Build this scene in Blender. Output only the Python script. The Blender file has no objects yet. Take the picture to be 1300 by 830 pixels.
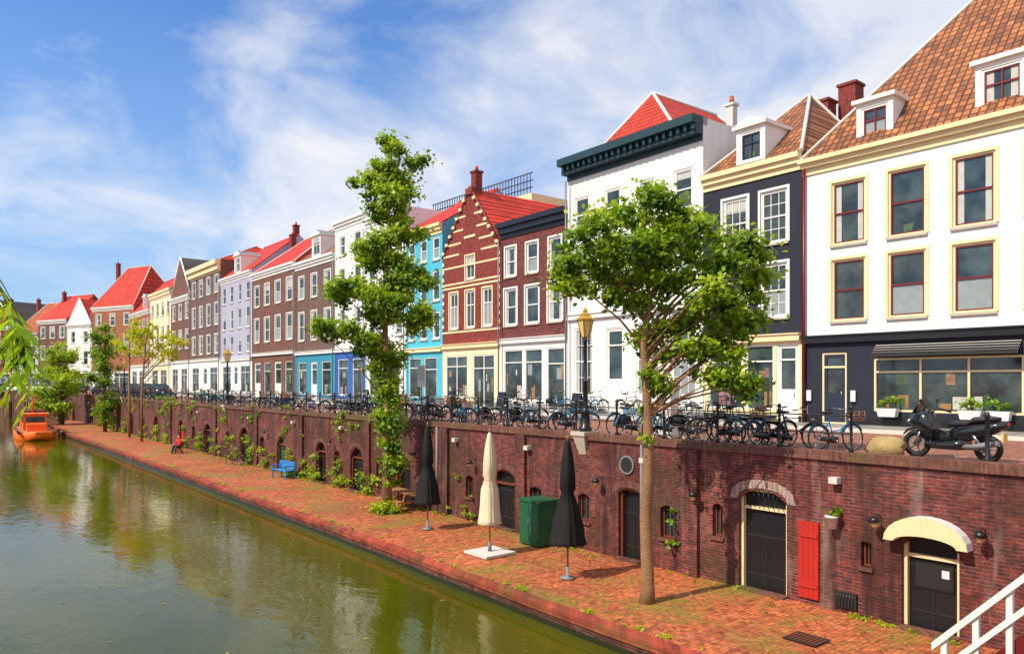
import bpy, math, random
import numpy as np
from mathutils import Vector, Matrix
random.seed(11); rng=np.random.default_rng(5)
scene=bpy.context.scene
scene.view_settings.view_transform='Standard'
scene.view_settings.look='None'
scene.view_settings.exposure=0
MATS={}
# ---------------------------------------------------------------- materials
def newmat(name):
    m=bpy.data.materials.new(name); m.use_nodes=True
    nt=m.node_tree; b=nt.nodes['Principled BSDF']; MATS[name]=m
    return m,nt,b
def N(nt,t,**k):
    n=nt.nodes.new(t)
    for a,v in k.items(): setattr(n,a,v)
    return n
def mixc(nt,fac,a,b,mode='MIX'):
    n=N(nt,'ShaderNodeMix',data_type='RGBA',blend_type=mode)
    for s,v in ((0,fac),(6,a),(7,b)):
        if isinstance(v,bpy.types.NodeSocket): nt.links.new(v,n.inputs[s])
        elif s==0: n.inputs[0].default_value=v
        else: n.inputs[s].default_value=(*v[:3],1)
    return n.outputs[2]
def ramp(nt,src,a,b,c0=(0,0,0),c1=(1,1,1)):
    r=N(nt,'ShaderNodeValToRGB'); r.color_ramp.elements[0].position=a; r.color_ramp.elements[1].position=b
    r.color_ramp.elements[0].color=(*c0,1); r.color_ramp.elements[1].color=(*c1,1)
    nt.links.new(src,r.inputs[0]); return r.outputs[0]
def noise(nt,vec,scale,detail=4,rough=.6,dist=0):
    n=N(nt,'ShaderNodeTexNoise'); n.inputs['Scale'].default_value=scale; n.inputs['Detail'].default_value=detail
    n.inputs['Roughness'].default_value=rough; n.inputs['Distortion'].default_value=dist
    nt.links.new(vec,n.inputs['Vector']); return n.outputs['Fac']
def mul(nt,s,k):
    g=N(nt,'ShaderNodeMath',operation='MULTIPLY'); nt.links.new(s,g.inputs[0]); g.inputs[1].default_value=k; return g.outputs[0]
def mapped(nt,tc,sc_=(1,1,1),loc=(0,0,0)):
    mp=N(nt,'ShaderNodeMapping'); mp.inputs['Scale'].default_value=sc_; mp.inputs['Location'].default_value=loc; nt.links.new(tc,mp.inputs[0]); return mp.outputs[0]
def sc(c,k): return tuple(min(1,v*k) for v in c)
def paint(name,c,rough=.6,var=.12,scale=1.2,metal=0,dirt=.25,bump=.0,coat=0):
    m,nt,b=newmat(name); tc=N(nt,'ShaderNodeTexCoord').outputs['Object']
    n1=noise(nt,tc,scale,1); n2=noise(nt,tc,scale*9,3)
    c1=mixc(nt,n1,sc(c,1-var),sc(c,1+var))
    c2=mixc(nt,mul(nt,ramp(nt,n2,.45,.8),dirt),c1,sc(c,.5))
    nt.links.new(c2,b.inputs['Base Color']); b.inputs['Roughness'].default_value=rough; b.inputs['Metallic'].default_value=metal
    b.inputs['Coat Weight'].default_value=coat
    if bump:
        bp=N(nt,'ShaderNodeBump'); bp.inputs['Strength'].default_value=bump; bp.inputs['Distance'].default_value=.03
        nt.links.new(n2,bp.inputs['Height']); nt.links.new(bp.outputs[0],b.inputs['Normal'])
    return m
def stucco(name,c):
    m,nt,b=newmat(name); tc=N(nt,'ShaderNodeTexCoord').outputs['Object']
    st=ramp(nt,noise(nt,mapped(nt,tc,(1.6,1.6,.16)),1.5,5,.65),.45,.78)
    c1=mixc(nt,noise(nt,tc,.6,2),sc(c,.88),sc(c,1.06)); c2=mixc(nt,mul(nt,st,.42),c1,(c[0]*.62,c[1]*.6,c[2]*.55))
    # grime rising from the pavement
    sp=N(nt,'ShaderNodeSeparateXYZ'); nt.links.new(tc,sp.inputs[0]); gz=ramp(nt,mul(nt,sp.outputs[2],.5),.15,.6,(1,1,1),(0,0,0))
    c2=mixc(nt,mul(nt,gz,.3),c2,(c[0]*.4,c[1]*.38,c[2]*.34))
    nt.links.new(c2,b.inputs['Base Color']); b.inputs['Roughness'].default_value=.75
    bp=N(nt,'ShaderNodeBump'); bp.inputs['Strength'].default_value=.25; bp.inputs['Distance'].default_value=.02
    nt.links.new(noise(nt,tc,14,2),bp.inputs['Height']); nt.links.new(bp.outputs[0],b.inputs['Normal'])
def brick(name,c1,c2,mort,bw=.23,bh=.075,plane='xz',grime=.5,light=None,moss=None,ms=.012,offs=.5,streak=0,mk=.65):
    m,nt,b=newmat(name); tc=N(nt,'ShaderNodeTexCoord').outputs['Object']
    sp=N(nt,'ShaderNodeSeparateXYZ'); nt.links.new(tc,sp.inputs[0])
    cb=N(nt,'ShaderNodeCombineXYZ')
    if plane=='xz':
        ad=N(nt,'ShaderNodeMath',operation='ADD'); nt.links.new(sp.outputs[0],ad.inputs[0]); nt.links.new(sp.outputs[1],ad.inputs[1])
        nt.links.new(ad.outputs[0],cb.inputs[0]); nt.links.new(sp.outputs[2],cb.inputs[1])
    else:
        nt.links.new(sp.outputs[0],cb.inputs[1]); nt.links.new(sp.outputs[1],cb.inputs[0])
    bt=N(nt,'ShaderNodeTexBrick'); nt.links.new(cb.outputs[0],bt.inputs['Vector'])
    bt.inputs['Scale'].default_value=1; bt.inputs['Brick Width'].default_value=bw; bt.inputs['Row Height'].default_value=bh
    bt.inputs['Mortar Size'].default_value=ms; bt.inputs['Color1'].default_value=(*c1,1); bt.inputs['Color2'].default_value=(*c2,1)
    bt.inputs['Mortar'].default_value=(*mort,1); bt.inputs['Mortar Smooth'].default_value=.3; bt.offset=offs
    big=ramp(nt,noise(nt,tc,.45,5,.7,.5),.4,.64)
    col=mixc(nt,mul(nt,big,grime),bt.outputs['Color'],sc(c1,.24))
    fine=ramp(nt,noise(nt,mapped(nt,cb.outputs[0],(1/bw*.23,1/bh*.12,1)),5,2),.3,.72,(.4,.4,.4),(1.5,1.5,1.5)); col=mixc(nt,.9,col,fine,'MULTIPLY')
    if light:
        l=ramp(nt,noise(nt,tc,1.1,6,.75,.6),.55,.72); col=mixc(nt,mul(nt,l,.45),col,light)
    if streak:
        l=ramp(nt,noise(nt,mapped(nt,tc,(2.2,2.2,.16)),1.3,4,.65),.5,.68); col=mixc(nt,mul(nt,l,streak),col,sc(c2,.3))
        l=ramp(nt,noise(nt,mapped(nt,tc,(1.7,1.7,.2),(9,4,2)),1.1,4,.65),.6,.74); col=mixc(nt,mul(nt,l,streak*.5),col,(.42,.34,.3))
    if moss:
        l=ramp(nt,noise(nt,mapped(nt,tc,(1,1,1),(13,7,3)),.5,6,.72,.3),.48,.64); col=mixc(nt,mul(nt,l,mk),col,moss)
    nt.links.new(col,b.inputs['Base Color']); b.inputs['Roughness'].default_value=.8
    bp=N(nt,'ShaderNodeBump'); bp.inputs['Strength'].default_value=.6; bp.inputs['Distance'].default_value=.015; bp.invert=True
    nt.links.new(bt.outputs['Fac'],bp.inputs['Height']); nt.links.new(bp.outputs[0],b.inputs['Normal'])
    return m
def tiles(name,c,c2):
    m,nt,b=newmat(name); tc=N(nt,'ShaderNodeTexCoord').outputs['Object']
    sp=N(nt,'ShaderNodeSeparateXYZ'); nt.links.new(tc,sp.inputs[0])
    cb=N(nt,'ShaderNodeCombineXYZ'); nt.links.new(sp.outputs[0],cb.inputs[0]); nt.links.new(sp.outputs[2],cb.inputs[1])
    bt=N(nt,'ShaderNodeTexBrick'); nt.links.new(cb.outputs[0],bt.inputs['Vector']); bt.offset=0
    bt.inputs['Scale'].default_value=1; bt.inputs['Brick Width'].default_value=.25; bt.inputs['Row Height'].default_value=.24
    bt.inputs['Mortar Size'].default_value=.04; bt.inputs['Mortar Smooth'].default_value=1
    bt.inputs['Color1'].default_value=(*c,1); bt.inputs['Color2'].default_value=(*c2,1); bt.inputs['Mortar'].default_value=(*sc(c,.2),1)
    n=ramp(nt,noise(nt,tc,1.3,5,.75),.3,.75,(.5,.5,.5),(1.2,1.2,1.2))
    col=mixc(nt,.85,bt.outputs['Color'],n,'MULTIPLY'); nt.links.new(col,b.inputs['Base Color']); b.inputs['Roughness'].default_value=.65
    bp=N(nt,'ShaderNodeBump'); bp.inputs['Strength'].default_value=.9; bp.inputs['Distance'].default_value=.05; bp.invert=True
    nt.links.new(bt.outputs['Fac'],bp.inputs['Height']); nt.links.new(bp.outputs[0],b.inputs['Normal'])
def leafm(name,c):
    m,nt,b=newmat(name)
    b.inputs['Base Color'].default_value=(*c,1); b.inputs['Roughness'].default_value=.5
    tr=N(nt,'ShaderNodeBsdfTranslucent'); tr.inputs[0].default_value=(min(1,c[0]*1.7),min(1,c[1]*1.4),c[2],1)
    mx=N(nt,'ShaderNodeMixShader'); mx.inputs[0].default_value=.4
    nt.links.new(b.outputs[0],mx.inputs[1]); nt.links.new(tr.outputs[0],mx.inputs[2]); nt.links.new(mx.outputs[0],nt.nodes['Material Output'].inputs[0])
for nm,c in dict(w_white=(.82,.83,.84),w_white2=(.74,.77,.82),w_black=(.012,.016,.035),w_blue=(.07,.48,.66),w_lilac=(.42,.43,.58),w_yellow=(.8,.62,.2),w_pale=(.84,.76,.5),
                 w_cream=(.86,.72,.42),w_teal=(.03,.26,.42),w_dblue=(.02,.12,.45),w_grey=(.4,.38,.36)).items(): stucco(nm,c)
brick('b_burg',(.2,.022,.022),(.12,.014,.018),(.2,.1,.09),grime=.35)
brick('b_red',(.32,.018,.012),(.2,.012,.01),(.24,.09,.07),grime=.35)
brick('b_brown',(.22,.07,.045),(.15,.045,.035),(.22,.15,.12),grime=.3)
brick('b_grey',(.2,.1,.085),(.13,.07,.07),(.2,.15,.13),grime=.3)
brick('b_orange',(.5,.12,.035),(.38,.08,.03),(.3,.2,.14),grime=.3)
brick('wharf_brick',(.27,.038,.028),(.095,.018,.024),(.22,.11,.09),grime=.9,light=(.36,.17,.14),moss=(.045,.035,.014),streak=.85)
brick('arch_brick',(.42,.28,.24),(.3,.15,.12),(.4,.35,.32),bw=.075,bh=.23,grime=.3)
brick('quay_paving',(.7,.17,.05),(.46,.09,.035),(.22,.1,.045),bw=.22,bh=.11,plane='xy',grime=.5,light=(.68,.36,.17),moss=(.18,.19,.02),mk=.7)
brick('kerb_brick',(.52,.075,.035),(.34,.045,.028),(.14,.07,.04),bw=.5,bh=.12,plane='xz',grime=.7,moss=(.13,.1,.02))
brick('street_paving',(.42,.16,.095),(.33,.12,.08),(.14,.1,.08),bw=.22,bh=.11,plane='xy',grime=.35)
brick('sidewalk_slab',(.36,.34,.31),(.3,.28,.26),(.15,.14,.13),bw=.3,bh=.3,plane='xy',grime=.25)
brick('coping_brick',(.26,.08,.055),(.17,.05,.04),(.14,.1,.08),bw=.09,bh=.3,grime=.6,moss=(.1,.1,.02))
tiles('t_red',(.9,.05,.01),(.66,.026,.008)); tiles('t_brown',(.55,.19,.06),(.2,.068,.03)); tiles('t_dark',(.12,.1,.1),(.09,.07,.07)); tiles('t_orange',(.66,.14,.04),(.5,.1,.03))
for nm,c,r in [('white',(.82,.82,.8),.45),('cream',(.82,.68,.4),.5),('dred',(.17,.01,.014),.4),('black',(.012,.013,.016),.35),('navy',(.02,.03,.06),.4),
               ('teal',(.01,.045,.06),.45),('green',(.006,.11,.045),.5),('shutter_red',(.48,.018,.01),.6),('stone',(.5,.45,.38),.8),('lstone',(.62,.6,.56),.8),
               ('wood',(.36,.16,.055),.7),('yellow',(.75,.55,.2),.5),('blue',(.03,.25,.65),.5),('lead',(.2,.21,.23),.6),('brown',(.18,.05,.02),.5),('orange',(.9,.16,.01),.5),('slime',(.025,.03,.01),.35)]:
    paint(nm,c,r)
paint('bark',(.32,.17,.085),.9,.4,3,dirt=.85,bump=1); paint('bark_dark',(.12,.08,.05),.9,.3,3,dirt=.8,bump=1)
paint('rubber',(.014,.014,.015),.7); paint('chrome',(.5,.5,.52),.25,metal=.9); paint('gold',(.65,.38,.06),.35,metal=.6); paint('gloss_black',(.01,.011,.014),.18,coat=.6)
paint('seat_vinyl',(.02,.02,.022),.5); paint('skin',(.5,.28,.2),.6); paint('cloth_red',(.6,.03,.02),.8); paint('cloth_dark',(.03,.03,.05),.8); paint('hair',(.05,.03,.02),.7)
paint('canvas_cream',(.8,.68,.5),.85,.1,4); paint('canvas_black',(.005,.005,.007),.8,.2,4); paint('boulder',(.45,.32,.14),.9,.35,3,dirt=.5,bump=1)
paint('sign_white',(.75,.77,.8),.4); paint('curtain',(.5,.5,.47),.5,.2,5,coat=1); paint('blind',(.27,.31,.32),.4,.2,3,coat=1); paint('warm_inside',(.3,.17,.07),.4,.9,2.5,dirt=.9,coat=1)
paint('pic',(.33,.14,.18),.4,.9,2.2,dirt=.8,coat=1); paint('shop_green',(.05,.1,.03),.4,.8,6,dirt=.8,coat=1)
m,nt,b=newmat('glass'); tc=N(nt,'ShaderNodeTexCoord').outputs['Object']
nt.links.new(mixc(nt,ramp(nt,noise(nt,tc,.9,3),.38,.68),(.012,.022,.026),(.07,.105,.105)),b.inputs['Base Color']); b.inputs['Roughness'].default_value=.06; b.inputs['Specular IOR Level'].default_value=.8
bp=N(nt,'ShaderNodeBump'); bp.inputs['Strength'].default_value=.08; nt.links.new(noise(nt,tc,1.2,1),bp.inputs['Height']); nt.links.new(bp.outputs[0],b.inputs['Normal'])
m,nt,b=newmat('lamp_glass'); b.inputs['Base Color'].default_value=(.8,.58,.22,1); b.inputs['Roughness'].default_value=.15
leafm('leaf_l',(.33,.48,.015)); leafm('leaf_m',(.17,.31,.01)); leafm('leaf_d',(.04,.11,.008)); leafm('leaf_y',(.48,.52,.02)); leafm('leaf_willow',(.36,.58,.02)); leafm('leaf_far',(.05,.1,.015))
m,nt,b=newmat('bike_paint'); oi=N(nt,'ShaderNodeObjectInfo'); r=N(nt,'ShaderNodeValToRGB'); r.color_ramp.interpolation='CONSTANT'
cols=[(0,(.012,.012,.014)),(.42,(.02,.05,.16)),(.52,(.02,.25,.5)),(.64,(.35,.02,.02)),(.72,(.35,.36,.38)),(.8,(.012,.012,.014)),(.95,(.05,.3,.32))]
e=r.color_ramp.elements
e[0].position=0; e[0].color=(*cols[0][1],1); e[1].position=cols[1][0]; e[1].color=(*cols[1][1],1)
for p,c in cols[2:]:
    q=e.new(p); q.color=(*c,1)
nt.links.new(oi.outputs['Random'],r.inputs[0]); nt.links.new(r.outputs[0],b.inputs['Base Color']); b.inputs['Roughness'].default_value=.3
# water: murky olive canal
m,nt,b=newmat('water'); tc=N(nt,'ShaderNodeTexCoord').outputs['Object']
nt.links.new(mixc(nt,ramp(nt,noise(nt,tc,.12,4),.35,.7),(.055,.06,.002),(.09,.085,.004)),b.inputs['Base Color'])
b.inputs['Roughness'].default_value=.03; b.inputs['IOR'].default_value=1.33; b.inputs['Specular Tint'].default_value=(.78,.8,.34,1)
n1=noise(nt,mapped(nt,tc,(.8,1.5,1)),1.5,4,.55,.4); n2=noise(nt,mapped(nt,tc,(.6,1.3,1)),.35,2)
ad=N(nt,'ShaderNodeMath',operation='ADD'); nt.links.new(n1,ad.inputs[0]); nt.links.new(n2,ad.inputs[1])
bp=N(nt,'ShaderNodeBump'); bp.inputs['Strength'].default_value=.13; bp.inputs['Distance'].default_value=.08
nt.links.new(ad.outputs[0],bp.inputs['Height']); nt.links.new(bp.outputs[0],b.inputs['Normal'])

# ---------------------------------------------------------------- mesh builder
class MB:
    def __init__(s): s.v=[]; s.f=[]; s.m=[]; s.slots=[]; s.sm=[]
    def mi(s,m):
        if m not in s.slots: s.slots.append(m)
        return s.slots.index(m)
    def face(s,pts,m,smooth=False):
        n=len(s.v); s.v+= [tuple(p) for p in pts]; s.f.append(tuple(range(n,n+len(pts)))); s.m.append(s.mi(m)); s.sm.append(smooth)
    def box(s,x0,x1,y0,y1,z0,z1,m):
        n=len(s.v); s.v+=[(x0,y0,z0),(x1,y0,z0),(x1,y1,z0),(x0,y1,z0),(x0,y0,z1),(x1,y0,z1),(x1,y1,z1),(x0,y1,z1)]
        for f in ((0,3,2,1),(4,5,6,7),(0,1,5,4),(1,2,6,5),(2,3,7,6),(3,0,4,7)):
            s.f.append(tuple(n+i for i in f)); s.m.append(s.mi(m)); s.sm.append(False)
    def rings(s,rs,m,cap=True,smooth=True,closed=False):
        n0=len(s.v); k=len(rs[0]); mi=s.mi(m)
        for r in rs: s.v+=[tuple(p) for p in r]
        L=len(rs)
        for i in range(L if closed else L-1):
            a=n0+i*k; c=n0+((i+1)%L)*k
            for j in range(k):
                s.f.append((a+j,a+(j+1)%k,c+(j+1)%k,c+j)); s.m.append(mi); s.sm.append(smooth)
        if cap and not closed:
            s.f.append(tuple(n0+j for j in reversed(range(k)))); s.m.append(mi); s.sm.append(False)
            s.f.append(tuple(n0+(L-1)*k+j for j in range(k))); s.m.append(mi); s.sm.append(False)
    def tube(s,pts,rad,m,n=6,cap=True):
        pts=[Vector(p) for p in pts]
        if not hasattr(rad,'__len__'): rad=[rad]*len(pts)
        rs=[]; up=None
        for i,p in enumerate(pts):
            d=(pts[min(i+1,len(pts)-1)]-pts[max(i-1,0)]).normalized()
            if up is None: up=Vector((0,0,1)) if abs(d.z)<.9 else Vector((1,0,0))
            a=d.cross(up).normalized(); b2=a.cross(d).normalized(); up=b2
            rs.append([p+(a*math.cos(t)+b2*math.sin(t))*rad[i] for t in [2*math.pi*j/n for j in range(n)]])
        s.rings(rs,m,cap)
    def torus(s,c,R,r,m,axis='y',n=22,k=6):
        rs=[]
        for i in range(n):
            t=2*math.pi*i/n; ring=[]
            for j in range(k):
                u=2*math.pi*j/k; rr=R+r*math.cos(u); h=r*math.sin(u)
                if axis=='y': ring.append((c[0]+rr*math.cos(t),c[1]+h,c[2]+rr*math.sin(t)))
                else: ring.append((c[0]+rr*math.cos(t),c[1]+rr*math.sin(t),c[2]+h))
            rs.append(ring)
        s.rings(rs,m,closed=True)
    def loft(s,secs,m,n=12,p=2.0):
        rs=[]
        for x,yc,zc,hy,hz in secs:
            ring=[]
            for j in range(n):
                t=2*math.pi*j/n; c,sn=math.cos(t),math.sin(t)
                ring.append((x,yc+hy*math.copysign(abs(c)**(2/p),c),zc+hz*math.copysign(abs(sn)**(2/p),sn)))
            rs.append(ring)
        s.rings(rs,m)
    def lathe(s,cx,cy,prof,m,n=12,fold=0,smooth=True,ph=0):
        rs=[]
        for r,z in prof:
            ring=[]
            for j in range(n):
                t=2*math.pi*j/n+ph; rr=r*(1+(fold if j%2 else -fold))
                ring.append((cx+rr*math.cos(t),cy+rr*math.sin(t),z))
            rs.append(ring)
        s.rings(rs,m,smooth=smooth)
    def obj(s,name,parent=None,loc=(0,0,0),rot=0,bevel=0):
        me=bpy.data.meshes.new(name); me.from_pydata(s.v,[],s.f)
        for m in s.slots: me.materials.append(MATS[m])
        me.polygons.foreach_set('material_index',s.m); me.polygons.foreach_set('use_smooth',s.sm); me.update()
        o=bpy.data.objects.new(name,me); scene.collection.objects.link(o); o.location=loc; o.rotation_euler=(0,0,rot)
        if parent: o.parent=parent
        if bevel:
            b=o.modifiers.new('bevel','BEVEL'); b.width=bevel; b.segments=2; b.limit_method='ANGLE'
        return o
def empty(name,loc=(0,0,0),rot=0):
    o=bpy.data.objects.new(name,None); scene.collection.objects.link(o); o.location=loc; o.rotation_euler=(0,0,rot); o.empty_display_size=.3; return o

# world frame: canal runs along -X, houses lie towards +Y; X=-s
def bend(x): return .022*max(0,-15-x)
def wy(x): return 16.2+bend(x)
def fy(x): return 26.8+bend(x)
QZ=-3.45; WZ=-3.82

# ---------------------------------------------------------------- facade with openings
def grid_wall(mb,x0,x1,z0,z1,ops,matfn,ymap=lambda x:0,depth=.14,extra_x=(),extra_z=()):
    xs=sorted(set([round(v,4) for v in [x0,x1,*extra_x]+[o[0]-o[1]/2 for o in ops]+[o[0]+o[1]/2 for o in ops] if x0<=v<=x1]))
    zs=sorted(set([round(v,4) for v in [z0,z1,*extra_z]+[o[2] for o in ops]+[o[3] for o in ops] if z0<=v<=z1]))
    for i in range(len(xs)-1):
        for j in range(len(zs)-1):
            a,b_,c,d=xs[i],xs[i+1],zs[j],zs[j+1]; mx,mz=(a+b_)/2,(c+d)/2
            if any(abs(mx-o[0])<o[1]/2 and o[2]<mz<o[3] for o in ops): continue
            mb.face([(a,ymap(a),c),(b_,ymap(b_),c),(b_,ymap(b_),d),(a,ymap(a),d)],matfn(mx,mz))
    for o in ops:
        a,b_,c,d=o[0]-o[1]/2,o[0]+o[1]/2,o[2],o[3]; ya,yb=ymap(a),ymap(b_); mt=matfn(o[0],(c+d)/2); D=depth
        mb.face([(a,ya,c),(a,ya,d),(a,ya+D,d),(a,ya+D,c)],mt); mb.face([(b_,yb,c),(b_,yb+D,c),(b_,yb+D,d),(b_,yb,d)],mt)
        mb.face([(a,ya,d),(b_,yb,d),(b_,yb+D,d),(a,ya+D,d)],mt); mb.face([(a,ya,c),(a,ya+D,c),(b_,yb+D,c),(b_,yb,c)],mt)
def rectframe(mb,a,b_,c,d,t,y0,y1,m,bottom=True):
    mb.box(a,a+t,y0,y1,c,d,m); mb.box(b_-t,b_,y0,y1,c,d,m); mb.box(a+t,b_-t,y0,y1,d-t,d,m)
    if bottom: mb.box(a+t,b_-t,y0,y1,c,c+t,m)
def window(fr,gl,cx,w,z0,z1,frame,sash,kind='sash'):
    e=.003; a,b_,c,d=cx-w/2+e,cx+w/2-e,z0+e,z1-e
    rectframe(fr,a,b_,c,d,.07,.03,.12,frame)
    a+=.072;b_-=.072;c+=.072;d-=.072; W=b_-a;H=d-c
    gl.face([(a,.1,c),(b_,.1,c),(b_,.1,d),(a,.1,d)],'glass')
    if kind in('sash','cross','multi'):
        rectframe(fr,a,b_,c,d,.045,.05,.115,sash)
        mid=c+H*(.5 if kind!='cross' else .62); fr.box(a+.045,b_-.045,.045,.114,mid-.03,mid+.03,sash)
        if kind=='cross': fr.box(cx-.025,cx+.025,.055,.112,c+.045,d-.045,sash)
        if kind=='multi':
            for k in (1,2): x=a+W*k/3; fr.box(x-.014,x+.014,.07,.111,c+.045,d-.045,sash)
            for k in (1,3): z=c+H*k/4; fr.box(a+.045,b_-.045,.072,.110,z-.014,z+.014,sash)
        r=random.random()
        if r<.32: gl.face([(a+.04,.096,c+.04),(b_-.04,.096,c+.04),(b_-.04,.096,mid),(a+.04,.096,mid)],'blind')
        elif r<.55:
            q=W*random.uniform(.15,.28)
            for p,s_ in ((a+.04,a+q),(b_-q,b_-.04)): gl.face([(p,.096,c+.04),(s_,.096,c+.04),(s_,.096,d-.04),(p,.096,d-.04)],'curtain')
        elif r<.72:
            z=d-H*random.uniform(.2,.45); gl.face([(a+.04,.096,z),(b_-.04,.096,z),(b_-.04,.096,d-.04),(a+.04,.096,d-.04)],'curtain')
        if r>.8:
            zz=c+.05; gl.face([(cx-.12,.094,zz),(cx+.14,.094,zz),(cx+.2,.094,zz+.3),(cx-.16,.094,zz+.26)],'shop_green')
    elif kind=='shop':
        n=max(1,round(W/1.3))
        for k in range(1,n): x=a+W*k/n; fr.box(x-.035,x+.035,.04,.118,c,d,frame)
        fr.box(a,b_,.035,.116,c+H*.76-.03,c+H*.76+.03,frame)
        for k in range(n):
            for q_ in range(random.choice([2,3,4])):
                w2=random.uniform(.08,.3)*W/n; x=a+W*k/n+.05+random.random()*(W/n-w2-.1); zb_=c+H*random.choice([.03,.03,.3,.5]); zt=min(zb_+H*random.uniform(.1,.3),c+H*.74)
                gl.face([(x,.095-.0005*q_,zb_),(x+w2,.095-.0005*q_,zb_),(x+w2,.095-.0005*q_,zt),(x,.095-.0005*q_,zt)],random.choice(['warm_inside','pic','curtain','warm_inside','blind','shop_green']))
    elif kind=='door':
        fr.box(a,b_,.06,.098,c,c+H*.38,sash); rectframe(fr,a,b_,c+H*.38,d,.1,.06,.112,sash)
        fr.box(a,b_,.03,.119,c+H*.8,c+H*.8+.07,frame); fr.tube([(b_-.14,.03,c+.9),(b_-.14,.03,c+1.15)],.015,'chrome')
def roof_slab(mb,pts,m,th=.08):
    mb.face(pts,m)
    mb.face([(p[0],p[1],p[2]-th) for p in reversed(pts)],m)
    n=len(pts)
    for i in range(n):
        p,q=pts[i],pts[(i+1)%n]; mb.face([p,(p[0],p[1],p[2]-th),(q[0],q[1],q[2]-th),q],m)
def cap(mb,p,q,m,r=.09): mb.tube([p,q],r,m,6)
def dormer(E,cx,w,z0,h,y,frame='white',sash='dred',roof='lead',deep=2.2,pitched=True):
    wl=MB(); fr=MB(); gl=MB()
    grid_wall(wl,cx-w/2,cx+w/2,z0,z0+h,[(cx,w-.36,z0+.2,z0+h-.18)],lambda a,b:frame,ymap=lambda x:0)
    wl.face([(cx-w/2,0,z0),(cx-w/2,0,z0+h),(cx-w/2,deep,z0+h),(cx-w/2,deep,z0)],frame); wl.face([(cx+w/2,0,z0),(cx+w/2,deep,z0),(cx+w/2,deep,z0+h),(cx+w/2,0,z0+h)],frame)
    window(fr,gl,cx,w-.36,z0+.2,z0+h-.18,frame,sash,'cross')
    wl.box(cx-w/2-.12,cx+w/2+.12,-.15,deep,z0+h,z0+h+.14,frame)
    if pitched:
        t=z0+h+.142; k=w/2+.1; pk=t+w*.22
        wl.face([(cx-k,-.12,t),(cx,-.12,pk),(cx,deep,pk),(cx-k,deep,t)],roof); wl.face([(cx+k,-.12,t),(cx+k,deep,t),(cx,deep,pk),(cx,-.12,pk)],roof)
        wl.face([(cx-k,-.12,t),(cx+k,-.12,t),(cx,-.12,pk)],frame)
    for mbx,n in ((wl,'dormer'),(fr,'dormer_window_frame'),(gl,'dormer_glass')): mbx.obj(n,E,(0,y,0))
def chimney(E,x,y,z0,z1,m='b_red',w=.55,pot=True):
    c=MB(); c.box(x-w/2,x+w/2,y-w/2,y+w/2,z0,z1,m); c.box(x-w/2-.06,x+w/2+.06,y-w/2-.06,y+w/2+.06,z1,z1+.12,m)
    if pot: c.lathe(x,y,[(.12,z1+.12),(.1,z1+.45)],'t_orange',8)
    c.obj('chimney',E)
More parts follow.
